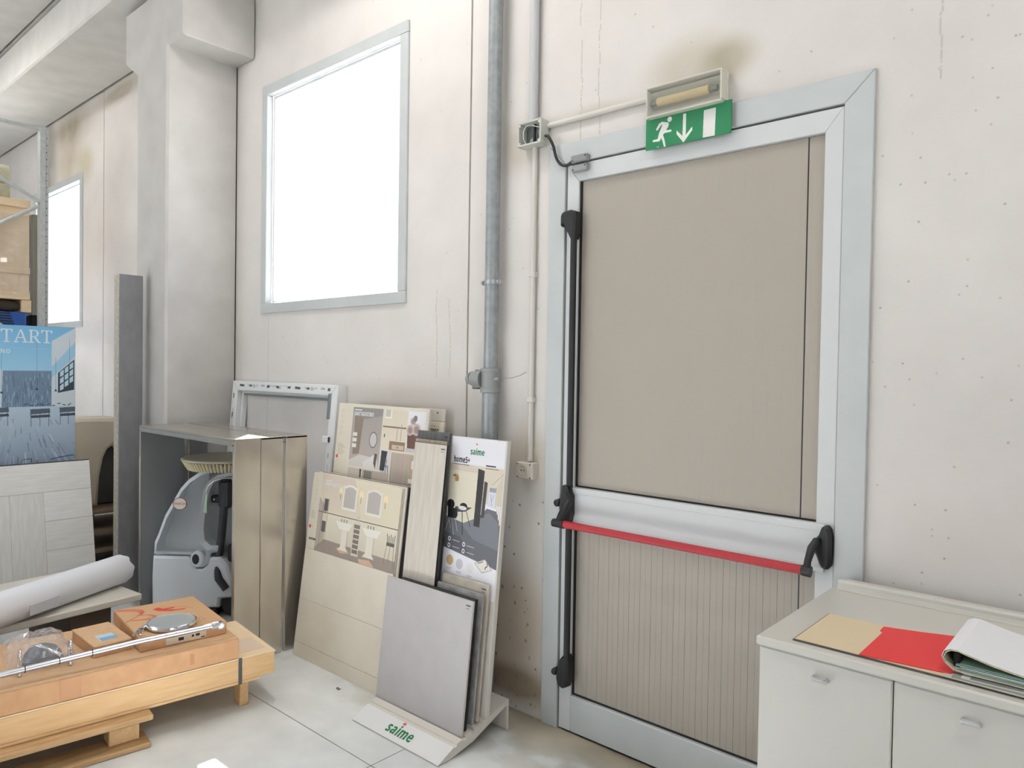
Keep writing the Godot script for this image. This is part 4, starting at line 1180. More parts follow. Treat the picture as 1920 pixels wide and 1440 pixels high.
# ------------------------------------------------------------------ floor scrubber seen through the casings
func scrubber() -> void:
	var s := thing("floor_scrubber", "grey walk-behind floor scrubber parked inside the stainless casings", "floor scrubber", Vector3(-4.1, 0, 0.56), deg_to_rad(41.5))
	var body := mat(C8(228, 232, 235), 0.5)
	var body2 := mat(C8(170, 174, 176), 0.5)
	var dk := mat(C8(46, 48, 52), 0.6)
	# lower tank
	var m := M.new()
	m.prism(P([-0.012, 0.05, -0.014, 0.22, -0.008, 0.34, 0.05, 0.340, 0.185, 0.338, 0.205, 0.30, 0.225, 0.272, 0.262, 0.270, 0.290, 0.29, 0.305, 0.335, 0.36, 0.34, 0.40, 0.30, 0.43, 0.20, 0.44, 0.12, 0.36, 0.11, 0.355, 0.06]), -0.19, -0.002, 0.012, true)
	put(m, "solution_tank", body, s)
	# upper tank with the arched opening
	m = M.new()
	m.prism(P([-0.010, 0.347, -0.006, 0.414, 0.013, 0.458, 0.05, 0.562, 0.09, 0.633, 0.135, 0.714, 0.18, 0.764, 0.247, 0.810, 0.317, 0.833, 0.39, 0.839, 0.45, 0.838, 0.45, 0.785, 0.40, 0.783, 0.355, 0.772, 0.315, 0.745, 0.290, 0.70, 0.280, 0.64, 0.268, 0.56, 0.262, 0.49, 0.268, 0.43, 0.30, 0.40, 0.345, 0.40, 0.345, 0.362, 0.305, 0.358, 0.298, 0.31, 0.285, 0.288, 0.262, 0.277, 0.228, 0.279, 0.210, 0.305, 0.190, 0.345, 0.05, 0.347]), -0.15, 0.0, 0.022, true)
	put(m, "recovery_tank", body, s)
	m = M.new()
	m.prism(P([0.25, 0.30, 0.25, 0.78, 0.32, 0.80, 0.47, 0.80, 0.47, 0.06, 0.36, 0.06, 0.36, 0.30]), -0.19, -0.11, 0.01)
	put(m, "rear_shell", body2, s)
	m = M.new()
	m.tube([Vector3(0.285, 0.695, 0.002), Vector3(0.30, 0.735, 0.004), Vector3(0.33, 0.762, 0.004), Vector3(0.38, 0.776, 0.004), Vector3(0.47, 0.782, 0.004)], 0.004, 8)
	put(m, "arch_trim", S.chrome, s)
	# boss with dark cap
	m = M.new()
	m.prism(oval(0.243, 0.330, 0.038, 0.046), -0.03, 0.016, 0.008, true)
	var bo := put(m, "pivot_boss", body, s)
	m = M.new()
	m.prism(oval(0.236, 0.332, 0.019, 0.028), 0.014, 0.020, 0.003, true)
	put(m, "cap", dk, bo)
	# recessed bar, hose, dark fittings
	bx("control_bar", Vector3(0.285, 0.628, -0.105), Vector3(0.45, 0.668, -0.06), 0.006, dk, s)
	m = M.new()
	m.tube([Vector3(0.305, 0.648, -0.061), Vector3(0.305, 0.648, -0.057)], 0.006, 10)
	put(m, "bar_screw", S.chrome, s)
	m = M.new()
	var pts := []
	var rad := []
	var cv := Curve3D.new()
	for q: Vector3 in [Vector3(0.363, 0.767, -0.06), Vector3(0.37, 0.675, -0.05), Vector3(0.36, 0.56, -0.05), Vector3(0.35, 0.432, -0.05), Vector3(0.338, 0.305, -0.03), Vector3(0.356, 0.224, 0.0), Vector3(0.40, 0.165, 0.0)]:
		cv.add_point(q)
	cv.bake_interval = 0.005
	var bp := cv.get_baked_points()
	for i in bp.size():
		pts.append(bp[i]); rad.append(0.023 if i % 2 == 0 else 0.019)
	m.tube(pts, rad, 14)
	put(m, "suction_hose", mat(C8(60, 62, 66), 0.6), s)
	bx("hose_socket", Vector3(0.335, 0.60, -0.085), Vector3(0.405, 0.76, -0.03), 0.015, dk, s)
	bx("battery_cover", Vector3(0.385, 0.30, -0.11), Vector3(0.47, 0.40, -0.05), 0.008, dk, s)
	m = M.new()
	m.xf = Transform3D(Basis(Vector3.RIGHT, PI / 2), Vector3(0.42, 0.075, -0.1))
	m.lathe([Vector2(0.0, 0.06), Vector2(0.06, 0.06), Vector2(0.075, 0.045), Vector2(0.075, 0.0), Vector2(0.0, 0.0)], 28)
	put(m, "wheel", dk, s)
	bx("brush_deck", Vector3(0.02, 0.004, -0.18), Vector3(0.34, 0.05, -0.02), 0.01, dk, s)
	# badge and paper tag
	m = M.new()
	m.prism(oval(0.141, 0.632, 0.0385, 0.035), 0.0, 0.0012)
	var bd := put(m, "badge", mat(C8(120, 60, 58), 0.5), s)
	m = M.new()
	m.prism(oval(0.141, 0.632, 0.035, 0.0315), 0.0, 0.0016)
	put(m, "badge_face", mat(C8(226, 218, 206), 0.5), bd)
	txt("CleanLine", 0.015, Vector3(0.141, 0.634, 0.002), mat(C8(190, 60, 54), 0.5), bd, false, true, HORIZONTAL_ALIGNMENT_CENTER, 0.8)
	m = M.new()
	m.prism(P([0.286, 0.69, 0.290, 0.69, 0.292, 0.583, 0.270, 0.589]), 0.006, 0.0068)
	put(m, "paper_tag", mat(C8(190, 214, 190), 0.8), s)
	# disc brush lying on top
	var b := thing("disc_brush", "round scrubbing brush with pale bristles lying on the floor scrubber", "brush", Vector3(-3.79, 0.838, 0.30))
	m = M.new()
	m.lathe([Vector2(0.0, 0.046), Vector2(0.226, 0.046), Vector2(0.234, 0.050), Vector2(0.234, 0.056), Vector2(0.226, 0.060), Vector2(0.0, 0.060)], 48)
	put(m, "plate", mat(C8(176, 170, 150), 0.6), b)
	m = M.new()
	for k in 72:
		var a := TAU * k / 72
		var d := Vector3(cos(a), 0, sin(a))
		m.tube([d * 0.226 + Vector3(0, 0.046, 0), d * 0.196 + Vector3(0, 0.0, 0)], [0.005, 0.0068], 6)
		if k % 2 == 0: m.tube([d * 0.165 + Vector3(0, 0.036, 0), d * 0.15 + Vector3(0, 0.0, 0)], 0.008, 6)
	put(m, "bristles", mat(C8(206, 196, 160), 0.8), b).set_meta("kind", "stuff")

# ------------------------------------------------------------------ left corner: beam, poster, shell, slab, paper roll
func left_corner() -> void:
	var g := thing("box_section", "tall dark grey upright box section standing in front of the column", "steel section", Vector3(-4.52, 0, 0.54))
	bx("section", Vector3(-0.035, 0, -0.068), Vector3(0.035, 1.912, 0.062), 0.003, noisy(C8(112, 112, 114), C8(124, 124, 126), Vector3(2, 1, 2), 0.03, 51, 0.6), g)
	bx("cut_edge", Vector3(-0.032, 0, 0.0622), Vector3(0.032, 1.910, 0.066), 0.001, noisy(C8(150, 144, 130), C8(196, 190, 178), Vector3(3, 3, 3), 0.05, 52, 0.8), g)
	# poster display facing the room
	var s := thing("display_stand", "low dark display stand holding the blue poster in the left corner", "display stand", Vector3(-4.72, 0, 1.1))
	bx("base", Vector3(-0.06, 0, -0.35), Vector3(0.30, 0.05, 0.6), 0.006, S.dark, s)
	bx("upright", Vector3(-0.05, 0.05, -0.30), Vector3(-0.012, 0.9, 0.55), 0.004, S.dark, s)
	var p := thing("poster_board", "blue showroom poster with a dining hall photo, cut off at left edge", "poster", Vector3(-4.705, 0.06, 0.76))
	bx("board", Vector3(-0.014, 0, 0), Vector3(0, 1.538, 0.62), 0.001, S.dark, p)
	var pr := Node3D.new()
	pr.name = "print"
	p.add_child(pr)
	pr.rotation.y = PI / 2
	pr.position = Vector3(0.0006, 0, 0.62)
	var pic := Pic.new(512, 640, C8(128, 176, 206))
	poster_hall(pic)
	var m := M.new()
	m.face(0.001, 0.74, 0.619, 1.537, 0.0)
	put(m, "photo", printed(pic, 0.35), pr)
	var lb := mat(C8(206, 220, 226), 0.6)
	txt("START", 0.073, Vector3(0.503, 1.478, 0.001), lb, pr, false, true, HORIZONTAL_ALIGNMENT_RIGHT, 0.95)
	txt("SANT'AGOSTINO", 0.022, Vector3(0.30, 1.393, 0.001), lb, pr, true, false, HORIZONTAL_ALIGNMENT_RIGHT)
	# wood-look panel leaning on the stand
	var t := thing("tile_board", "pale wood-look tile panel leaning under the blue poster", "sample panel", Vector3(-4.452, 0.05, 0.72))
	t.rotation.z = atan(0.187)
	var wd := [noisy(C8(222, 220, 214), C8(236, 234, 229), Vector3(9, 9, 1.0), 0.02, 61, 0.5), noisy(C8(226, 224, 219), C8(238, 236, 232), Vector3(9, 9, 1.0), 0.02, 62, 0.5), noisy(C8(216, 213, 206), C8(232, 229, 223), Vector3(9, 1.0, 9), 0.02, 63, 0.5)]
	bx("backing", Vector3(-0.014, 0, 0), Vector3(-0.004, 0.80, 0.68), 0.001, S.dark, t)
	# alternating boards
	var rows := [[0.0, 0.641, 0.68, 0.80, 0], [0.40, 0.0, 0.54, 0.64, 2], [0.54, 0.0, 0.68, 0.64, 2], [0.24, 0.0, 0.40, 0.64, 2], [0.0, 0.481, 0.24, 0.64, 1], [0.0, 0.321, 0.24, 0.48, 0], [0.0, 0.161, 0.24, 0.32, 1], [0.0, 0.0, 0.24, 0.16, 0]]
	for r: Array in rows:
		bx("plank", Vector3(-0.004, r[1] + 0.0004, r[0] + 0.0004), Vector3(0.0015, r[3] + 0.0002, r[2] - 0.0004), 0.0006, wd[r[4]], t)
	bx("edge_strip", Vector3(-0.004, 0.801, 0.001), Vector3(0.001, 0.806, 0.679), 0.0005, S.ink, t)
	# moulded cream shell behind
	var sh := thing("moulded_shell", "cream moulded shell with a dark arched opening, behind the grey upright", "moulded shell", Vector3(-5.4, 0.42, 0.5))
	m = M.new()
	m.xf = Transform3D(Basis(Vector3(0, 0, -1), Vector3(0, 1, 0), Vector3(1, 0, 0)), Vector3(0, 0, 0))
	# local x runs towards the wall (-z)
	m.prism(P([-0.22, 0.0, 0.105, 0.0, 0.115, 0.20, 0.14, 0.33, 0.165, 0.385, 0.20, 0.41, 0.24, 0.38, 0.27, 0.30, 0.285, 0.0, 0.36, 0.0, 0.36, 0.50, 0.33, 0.57, 0.27, 0.592, 0.0, 0.60, -0.12, 0.59, -0.19, 0.55, -0.22, 0.46]), -0.35, 0.0, 0.02, true)
	put(m, "shell", mat(C8(214, 202, 180), 0.4), sh)
	m = M.new()
	m.xf = Transform3D(Basis(Vector3(0, 0, -1), Vector3(0, 1, 0), Vector3(1, 0, 0)), Vector3(0, 0, 0))
	m.prism(P([0.10, 0.0, 0.10, 0.2, 0.15, 0.39, 0.2, 0.42, 0.25, 0.4, 0.29, 0.2, 0.29, 0.0]), -0.33, -0.10)
	put(m, "arch_shade_fill", mat(C8(86, 82, 78), 0.8), sh)  # dark fill put in for the shade inside the arch
	m = M.new()
	m.xf = Transform3D(Basis(Vector3(0, 0, -1), Vector3(0, 1, 0), Vector3(1, 0, 0)), Vector3(0, 0, 0))
	m.prism(P([-0.24, 0.0, -0.03, 0.0, -0.025, 0.3, -0.045, 0.40, -0.09, 0.45, -0.24, 0.47]), -0.02, 0.05, 0.02, true)
	put(m, "side_lobe", mat(C8(190, 182, 166), 0.45), sh)
	var pl := thing("wooden_pallet", "worn dark pallet stack carrying the cream moulded shell", "pallet", Vector3(-5.5, 0, 0.45))
	for k in 3:
		bx("deck_board", Vector3(-0.3, 0.125 + k * 0.13, -0.38), Vector3(0.22, 0.149 + k * 0.13, 0.4), 0.004, mat(C8(132, 112, 92), 0.85), pl)
		for z: float in [-0.34, 0.0, 0.3]:
			bx("block", Vector3(0.02, 0.02 + k * 0.13 if k == 0 else 0.02 + k * 0.13, z), Vector3(0.19, 0.124 + k * 0.13, z + 0.09), 0.004, mat(C8(96, 82, 70), 0.85), pl)
	bx("deck_board", Vector3(-0.3, 0.0, -0.38), Vector3(0.22, 0.0195, 0.4), 0.004, mat(C8(112, 96, 82), 0.85), pl)
	# white slab on bearers
	var sl := thing("white_slab", "long cream-white slab lying flat behind the wooden crate", "slab", Vector3(-3.503, 0.30, 0.858), deg_to_rad(6.0))
	bx("slab", Vector3(-0.66, 0, 0), Vector3(0, 0.03, 1.75), 0.004, mat(C8(222, 216, 204), 0.5), sl)
	for q: Array in [[0.12, "dark timber bearer under the far end of the white slab"], [1.3, "dark timber bearer under the near end of the white slab"]]:
		var bb := thing("timber_bearer", q[1], "bearer", Vector3(-3.503, 0, 0.858), deg_to_rad(6.0))
		bx("post", Vector3(-0.60, 0, q[0]), Vector3(-0.12, 0.20, q[0] + 0.12), 0.004, mat(C8(84, 74, 64), 0.85), bb)
		bx("cap_board", Vector3(-0.62, 0.2005, q[0] - 0.02), Vector3(-0.08, 0.2995, q[0] + 0.16), 0.004, mat(C8(98, 86, 74), 0.85), bb)
	# paper roll
	var r := thing("paper_roll", "thick roll of white paper lying on the cream-white slab", "paper roll", Vector3(-3.735, 0.3305, 0.865), deg_to_rad(27.0))
	m = M.new()
	var L := 1.0
	var seg := 64
	for i in seg * 2:
		var ring := []
		for e in 2:
			var t0: float = float(i + e) / (seg * 2)
			var a := TAU * 2.0 * t0 + 0.6
			var rr := lerpf(0.058, 0.073, t0)
			ring.append(Vector3(cos(a), sin(a), 0) * rr)
		var wob := 0.006 * sin(i * 0.35) + 0.004 * sin(i * 0.9)
		var wob2 := 0.006 * sin((i + 1) * 0.35) + 0.004 * sin((i + 1) * 0.9)
		var c := Vector3(0, 0.073, 0)
		var A: Vector3 = ring[0] + c + Vector3(0, 0, wob)
		var B: Vector3 = ring[1] + c + Vector3(0, 0, wob2)
		var n0: Vector3 = ring[0].normalized()
		var n1: Vector3 = ring[1].normalized()
		m.t3(A, B, B + Vector3(0, 0, L), n0, n1, n1)
		m.t3(A, B + Vector3(0, 0, L), A + Vector3(0, 0, L), n0, n1, n0)
	put(m, "wound_sheet", S.paper, r)
	m = M.new()
	m.prism(P([0.0735, 0.03, 0.0745, 0.073, 0.072, 0.075, 0.071, 0.03]), 0.42, 0.56)
	put(m, "label", mat(C8(206, 208, 212), 0.7), r)

func poster_hall(p: Pic) -> void:
	# photo pixel (x, y) of the visible part; the poster goes on to the left
	var g := func(x: float, y: float) -> Vector2: return Vector2((x + 88.0) / 230.0, (y - 612.0) / 274.0)
	p.grad(0, 0, 1, 0.32, C8(108, 168, 206), C8(150, 194, 218))
	p.grad(0, 0.32, 1, 0.6, C8(160, 198, 220), C8(190, 210, 222))
	p.poly([g.call(97, 640), g.call(142, 612), g.call(142, 770), g.call(97, 765)], C8(196, 206, 212))
	p.poly([g.call(97, 690), g.call(142, 640), g.call(142, 668), g.call(97, 712)], C8(150, 192, 216))
	p.poly([g.call(10, 698), g.call(-88, 620), g.call(-88, 775), g.call(10, 765)], C8(190, 204, 212))
	p.poly([g.call(10, 698), g.call(97, 698), g.call(97, 768), g.call(8, 768)], C8(104, 126, 148))
	var rg := RandomNumberGenerator.new()
	rg.seed = 77
	for k in 150:
		var x := rg.randf_range(11, 95)
		var y := rg.randf_range(699, 760)
		var c := rg.randi_range(-34, 44)
		p.line(g.call(x, y), g.call(x, minf(y + rg.randf_range(5, 20), 768)), 3, C8(104 + c, 126 + c, 150 + c))
	# factory window
	p.poly([g.call(109, 702), g.call(140, 675), g.call(140, 735), g.call(109, 741)], C8(44, 58, 70))
	for i in 3:
		for j in 3:
			var a := 113.0 + i * 9.0
			var t := 700.0 - i * 7.4 + j * 13.5
			p.poly([g.call(a, t), g.call(a + 7, t - 5.5), g.call(a + 7, t + 6), g.call(a, t + 10)], C8(178, 204, 218))
	# floor
	p.grad(0, 0.565, 1, 1, C8(176, 194, 208), C8(140, 156, 176))
	for k in 130:
		var x := rg.randf_range(-88, 142)
		var y := 776.0 + pow(rg.randf(), 0.8) * 108.0
		var dx := (x - 40.0) * (y - 740.0) / 900.0
		var c := rg.randi_range(-40, 28)
		p.line(g.call(x, y), g.call(x + dx * 1.6, y + (y - 750.0) * 0.22), 2.0 + (y - 770.0) * 0.05, C8(158 + c, 172 + c, 190 + c))
	# tables and chairs
	var dk := C8(56, 68, 82)
	for q: Array in [[58, 772, 36], [112, 770, 34], [-10, 768, 30], [-60, 774, 34]]:
		var x: float = q[0]
		var y: float = q[1]
		var w: float = q[2]
		p.poly([g.call(x, y), g.call(x + w, y - 1), g.call(x + w + 1, y + 8), g.call(x + 1, y + 10)], C8(76, 88, 102))
		p.poly([g.call(x + 1, y + 12), g.call(x + w, y + 11), g.call(x + w + 1, y + 16), g.call(x + 2, y + 17)], dk)
		for e: float in [0.05, 0.5, 0.95]: p.line(g.call(x + w * e, y + 8), g.call(x + w * e, y + 34), 2.4, dk)
	for k in 9: p.line(g.call(48 + k * 10.0, 762 + (k % 3) * 2), g.call(54 + k * 10.0, 762 + (k % 2) * 3), 4, dk)
	# hanging lamps
	for q: Array in [[70, 640, 730], [131, 634, 726], [105, 672, 733], [8, 660, 736]]:
		p.line(g.call(q[0], q[1]), g.call(q[0], q[2]), 1.4, C8(74, 96, 112))
		p.poly([g.call(q[0] - 3, q[2] + 5), g.call(q[0], q[2]), g.call(q[0] + 3, q[2] + 5)], C8(40, 52, 64))
	p.line(g.call(20, 655), g.call(102, 656), 1.6, C8(150, 194, 220))
	p.curve([g.call(44, 874), g.call(44, 868), g.call(61, 867), g.call(61, 874)], 2.4, C8(40, 44, 54))
	p.curve([g.call(96, 871), g.call(110, 868), g.call(140, 865)], 3, C8(40, 44, 54))

# ------------------------------------------------------------------ storage rack with wrapped goods
func rack() -> void:
	var rz := noisy(C8(186, 190, 190), C8(206, 210, 209), Vector3(3, 3, 3), 0.03, 12, 0.4)
	rz.metallic = 0.2
	var r := thing("storage_rack", "galvanised pallet rack with perforated upright and diagonal bracing", "rack", Vector3(-5.9, 0, 0.58))
	for z: float in [0.0, 0.98]:
		for x: float in [0.0, -2.6]:
			var u := M.new()
			u.prism(P([-0.062, -0.028, 0.0, -0.028, 0.0, 0.004, -0.012, 0.012, -0.012, 0.027, -0.016, 0.027, -0.016, 0.010, -0.004, 0.002, -0.004, -0.024, -0.062, -0.024]), 0.0, 3.05)
			var o := put(u, "upright", rz, r)
			o.rotation.x = -PI / 2
			o.position = Vector3(x, 0, z)
			if x == 0.0:
				var hm := M.new()
				for k in 60:
					hm.tube([Vector3(-0.001, 0.08 + k * 0.049, -0.011), Vector3(0.0006, 0.08 + k * 0.049, -0.011)], 0.0035, 8)
				var ho := put(hm, "perforations", S.dark, r)
				ho.position = Vector3(x, 0, z)
				ho.set_meta("kind", "stuff")
			bx("foot_plate", Vector3(x - 0.09, 0, z - 0.05), Vector3(x + 0.02, 0.005, z + 0.05), 0.001, rz, r)
	var zig := [[3.035, 0.02, 3.035, 0.96], [2.535, 0.03, 3.00, 0.96], [2.50, 0.03, 1.72, 0.96], [1.62, 0.03, 1.70, 0.96], [1.60, 0.03, 0.85, 0.96], [0.80, 0.03, 0.82, 0.96]]
	zig = [[3.035, 0.02, 3.035, 0.96], [2.525, 0.03, 3.02, 0.96], [2.495, 0.03, 1.86, 0.96], [1.50, 0.03, 1.84, 0.56], [1.46, 0.03, 0.78, 0.96], [0.3, 0.03, 0.74, 0.96]]
	for q: Array in zig:
		var m := M.new()
		m.tube([Vector3(-0.022, q[0], q[1]), Vector3(-0.022, q[2], q[3])], 0.0135, 10)
		put(m, "brace", rz, r)
	for y: float in [0.50, 1.52]:
		for z: float in [0.0, 0.98]:
			bx("shelf_beam", Vector3(-2.58, y, z - 0.02), Vector3(-0.066, y + 0.09, z + 0.02), 0.003, rz, r)
		bx("shelf_deck", Vector3(-2.55, y + 0.0905, -0.02), Vector3(-0.07, y + 0.11, 1.0), 0.002, rz, r)
	# goods, from the shelf upwards
	var bl := thing("film_bundle", "flat bundle wrapped in blue stretch film, low on the rack", "bundle", Vector3(-6.0, 1.6305, 0.66))
	bx("core", Vector3(-0.9, 0, 0.0), Vector3(-0.004, 0.115, 0.85), 0.01, mat(C8(42, 92, 176), 0.35), bl)
	for k in 6:
		bx("dark_band", Vector3(-0.004, 0.008 + k * 0.018, 0.07 + 0.006 * k), Vector3(0.0, 0.018 + k * 0.018, 0.8), 0.0015, mat(C8(36, 40, 50), 0.4), bl)
	var dr := thing("dark_roll", "dark brown foam roll squeezed between blue bundle and wooden crate", "roll", Vector3(-6.0, 1.7465, 0.70))
	var m := M.new()
	m.tube([Vector3(-0.06, 0.042, 0.0), Vector3(-0.055, 0.042, 0.06), Vector3(-0.05, 0.042, 0.4), Vector3(-0.05, 0.042, 0.8)], [0.03, 0.041, 0.041, 0.041], 16)
	put(m, "foam", mat(C8(62, 52, 42), 0.9), dr)
	var bt := thing("timber_batten", "pine batten stack supporting the wrapped crate on the rack", "batten", Vector3(-6.0, 1.7465, 0.64))
	bx("batten", Vector3(-0.8, 0, -0.01), Vector3(-0.01, 0.088, 0.05), 0.003, S.ply, bt)
	bx("batten", Vector3(-0.8, 0, 0.79), Vector3(-0.12, 0.088, 0.85), 0.003, S.ply, bt)
	var cr := thing("plywood_crate", "pale plywood crate wrapped in clear film on the storage rack", "crate", Vector3(-6.0, 1.835, 0.64))
	bx("body", Vector3(-0.95, 0.0, 0.0), Vector3(-0.022, 0.70, 0.86), 0.003, S.ply, cr)
	for q: Array in [[Vector3(-0.022, 0.0, 0.0), Vector3(0.0, 0.055, 0.86)], [Vector3(-0.022, 0.645, 0.0), Vector3(0.0, 0.70, 0.86)], [Vector3(-0.022, 0.18, 0.0), Vector3(-0.004, 0.225, 0.19)], [Vector3(-0.022, 0.055, 0.19), Vector3(-0.002, 0.645, 0.235)], [Vector3(-0.022, 0.30, 0.235), Vector3(-0.004, 0.345, 0.86)]]:
		bx("batten", q[0], q[1], 0.003, S.ply, cr)
	m = M.new()
	var rg := RandomNumberGenerator.new()
	rg.seed = 3
	# loose film: a crumpled sheet just off the crate side
	var nx := 14
	var ny := 18
	var gp := []
	for i in nx + 1:
		var col := []
		for j in ny + 1:
			var y := 0.03 + 0.56 * j / ny
			var z := 0.0 + 0.5 * i / nx
			col.append(Vector3(0.008 + 0.012 * rg.randf() + 0.008 * sin(z * 40.0 + y * 14.0), y, z))
		gp.append(col)
	for i in nx:
		for j in ny:
			var a: Vector3 = gp[i][j]
			var b: Vector3 = gp[i + 1][j]
			var c: Vector3 = gp[i + 1][j + 1]
			var d: Vector3 = gp[i][j + 1]
			var n1 := (b - a).cross(c - a).normalized()
			if n1.x < 0: n1 = -n1
			var n2 := (c - a).cross(d - a).normalized()
			if n2.x < 0: n2 = -n2
			m.t3(a, b, c, n1, n1, n1)
			m.t3(a, c, d, n2, n2, n2)
	put(m, "clear_film", S.film, cr)
	var fo := thing("foam_block", "greenish beige foam block lying on top of the wrapped crate", "foam block", Vector3(-6.05, 2.536, 0.75))
	m = M.new()
	m.prism(P([-0.9, 0, -0.01, 0, 0.0, 0.02, 0.0, 0.19, -0.03, 0.235, -0.08, 0.25, -0.9, 0.25]), 0.0, 0.7, 0.03, true)
	put(m, "foam", noisy(C8(176, 172, 146), C8(200, 196, 172), Vector3(3, 3, 3), 0.03, 71, 0.9), fo)
	bx("wrap_seam", Vector3(-0.002, 0.10, 0.03), Vector3(0.002, 0.112, 0.67), 0.001, mat(C8(150, 146, 124), 0.9), fo)
	var gk := thing("grey_wrap", "grey film-wrapped pack standing behind the rack upright", "pack", Vector3(-6.0, 1.735, 0.585))
	m = M.new()
	m.prism(P([-0.5, 0, -0.08, 0, -0.07, 0.4, -0.085, 0.55, -0.07, 0.72, -0.5, 0.75]), -0.05, 0.03, 0.01)
	put(m, "pack", mat(C8(150, 150, 142), 0.6), gk)
	bx("pad", Vector3(-0.45, -0.1045, -0.04), Vector3(-0.1, 0.0, 0.02), 0.004, S.dark, gk)

# ------------------------------------------------------------------ crate, cartons and chrome fittings on the pallet
func crates() -> void:
	var o := Vector3(-2.706, 0, 0.647)
	var a := deg_to_rad(-7.5)
	var pal := thing("wooden_pallet", "worn pine pallet under the near end of the long wooden crate", "pallet", o, a)
	var old := noisy(C8(178, 142, 100), C8(206, 174, 130), Vector3(9, 9, 0.9), 0.02, 81, 0.85)
	for q: Array in [[-0.055, 0.055], [-0.24, -0.10], [-0.42, -0.28]]:
		bx("deck_board", Vector3(q[0], 0.096, 0.478), Vector3(q[1], 0.117, 1.68), 0.004, old, pal)
	for q: Array in [[-0.055, 0.062], [-0.26, -0.16], [-0.44, -0.36]]:
		bx("bottom_board", Vector3(q[0], 0.0, 0.487), Vector3(q[1], 0.02, 1.68), 0.004, old, pal)
	for z: float in [0.515, 1.02, 1.53]:
		bx("stringer", Vector3(-0.44, 0.0785, z), Vector3(0.012, 0.0955, z + 0.10), 0.003, S.pinex, pal)
		for x: float in [-0.07, -0.25, -0.44]:
			bx("block", Vector3(x, 0.0205, z), Vector3(x + 0.082, 0.078, z + 0.10), 0.003, S.pinex, pal)
	# long crate
	var c := thing("wooden_crate", "long flat pine crate with a grey steel strap, lying on the pallet", "crate", o, a)
	bx("side_board", Vector3(-0.018, 0.1285, 0.0), Vector3(0.0, 0.216, 1.9), 0.002, S.pine, c)
	bx("bottom_rail", Vector3(-0.024, 0.1175, 0.06), Vector3(0.002, 0.1283, 1.9), 0.002, S.pine, c)
	bx("side_board", Vector3(-0.445, 0.1175, 0.0), Vector3(-0.427, 0.216, 1.9), 0.002, S.pine, c)
	bx("end_board", Vector3(-0.4265, 0.1285, 0.0), Vector3(-0.0185, 0.216, 0.02), 0.002, S.pinex, c)
	bx("lid", Vector3(-0.445, 0.2165, -0.003), Vector3(0.003, 0.222, 1.9), 0.001, S.ply, c)
	bx("floor_board", Vector3(-0.4265, 0.1175, 0.022), Vector3(-0.025, 0.1283, 1.9), 0.001, S.pine, c)
	bx("skid", Vector3(-0.12, 0.0, 0.085), Vector3(-0.056, 0.117, 0.122), 0.003, S.pinex, c)
	bx("skid", Vector3(-0.43, 0.0, 0.085), Vector3(-0.36, 0.117, 0.122), 0.003, S.pinex, c)
	bx("steel_strap", Vector3(0.0025, 0.1165, 0.136), Vector3(0.0045, 0.2235, 0.150), 0.0005, mat(C8(96, 102, 104), 0.4, 0.6), c)
	bx("paper_label", Vector3(-0.20, 0.2222, 0.02), Vector3(-0.05, 0.2228, 0.125), 0.0, mat(C8(226, 204, 182), 0.8), c)
	# long carton
	var k := thing("long_carton", "long flat brown carton lying on the wooden crate", "carton", o + Vector3(0, 0.2232, 0), a)
	bx("body", Vector3(-0.50, 0.0, 0.148), Vector3(0.0, 0.0795, 1.78), 0.002, S.cardboard, k)
	bx("top_flap", Vector3(-0.50, 0.0797, 0.148), Vector3(-0.028, 0.0815, 1.78), 0.0006, S.cardlight, k)
	bx("edge_flap", Vector3(-0.026, 0.0797, 0.148), Vector3(0.0015, 0.0812, 1.78), 0.0006, S.cardlight, k)
	bx("tape", Vector3(0.0003, 0.004, 0.70), Vector3(0.0012, 0.078, 0.765), 0.0, S.tape, k)
	bx("tape", Vector3(0.0003, 0.02, 0.32), Vector3(0.0012, 0.06, 0.335), 0.0, S.tape, k)
	var top := 0.2232 + 0.0818
	# carton with the red print
	var r := thing("square_carton", "flat square carton with red drawing printed on its lid", "carton", o + Vector3(0, top, 0), a)
	bx("body", Vector3(-0.492, 0.0, 0.17), Vector3(-0.078, 0.052, 0.492), 0.0025, S.cardboard, r)
	var p := Pic.new(512, 400, C8(206, 165, 124))
	redprint(p)
	var m := M.new()
	m.quad(Vector3(-0.49, 0.0526, 0.49), Vector3(-0.08, 0.0526, 0.49), Vector3(-0.08, 0.0526, 0.172), Vector3(-0.49, 0.0526, 0.172), Vector3.UP)
	put(m, "printed_lid", printed(p, 0.75), r)
	bx("shipping_label", Vector3(-0.0778, 0.006, 0.25), Vector3(-0.0772, 0.032, 0.40), 0.0, mat(C8(222, 206, 184), 0.7), r)
	for q: Array in [[0.275, 0.29, 0.018, 0.028], [0.297, 0.305, 0.018, 0.027], [0.335, 0.355, 0.014, 0.026], [0.255, 0.27, 0.008, 0.012]]:
		bx("label_print", Vector3(-0.0772, q[2], q[0]), Vector3(-0.0769, q[3], q[1]), 0.0, S.ink, r)
	# small carton
	var b := thing("small_carton", "small closed brown carton with a pale blue label, beside the square carton", "carton", o + Vector3(0, top, 0), a)
	var xf := Transform3D(Basis(Vector3.UP, deg_to_rad(6.0)), Vector3(-0.255, 0, 0.585))
	m = M.new(); m.xf = xf
	m.box(Vector3(-0.124, 0, -0.066), Vector3(0.124, 0.036, 0.066), 0.002)
	put(m, "body", S.cardboard, b)
	m = M.new(); m.xf = xf
	m.box(Vector3(-0.125, 0.0365, -0.067), Vector3(0.125, 0.044, 0.067), 0.002)
	put(m, "lid", S.cardlight, b)
	m = M.new(); m.xf = xf
	m.box(Vector3(0.012, 0.0438, -0.03), Vector3(0.085, 0.0446, 0.03), 0.0)
	put(m, "label", mat(C8(196, 212, 222), 0.6), b)
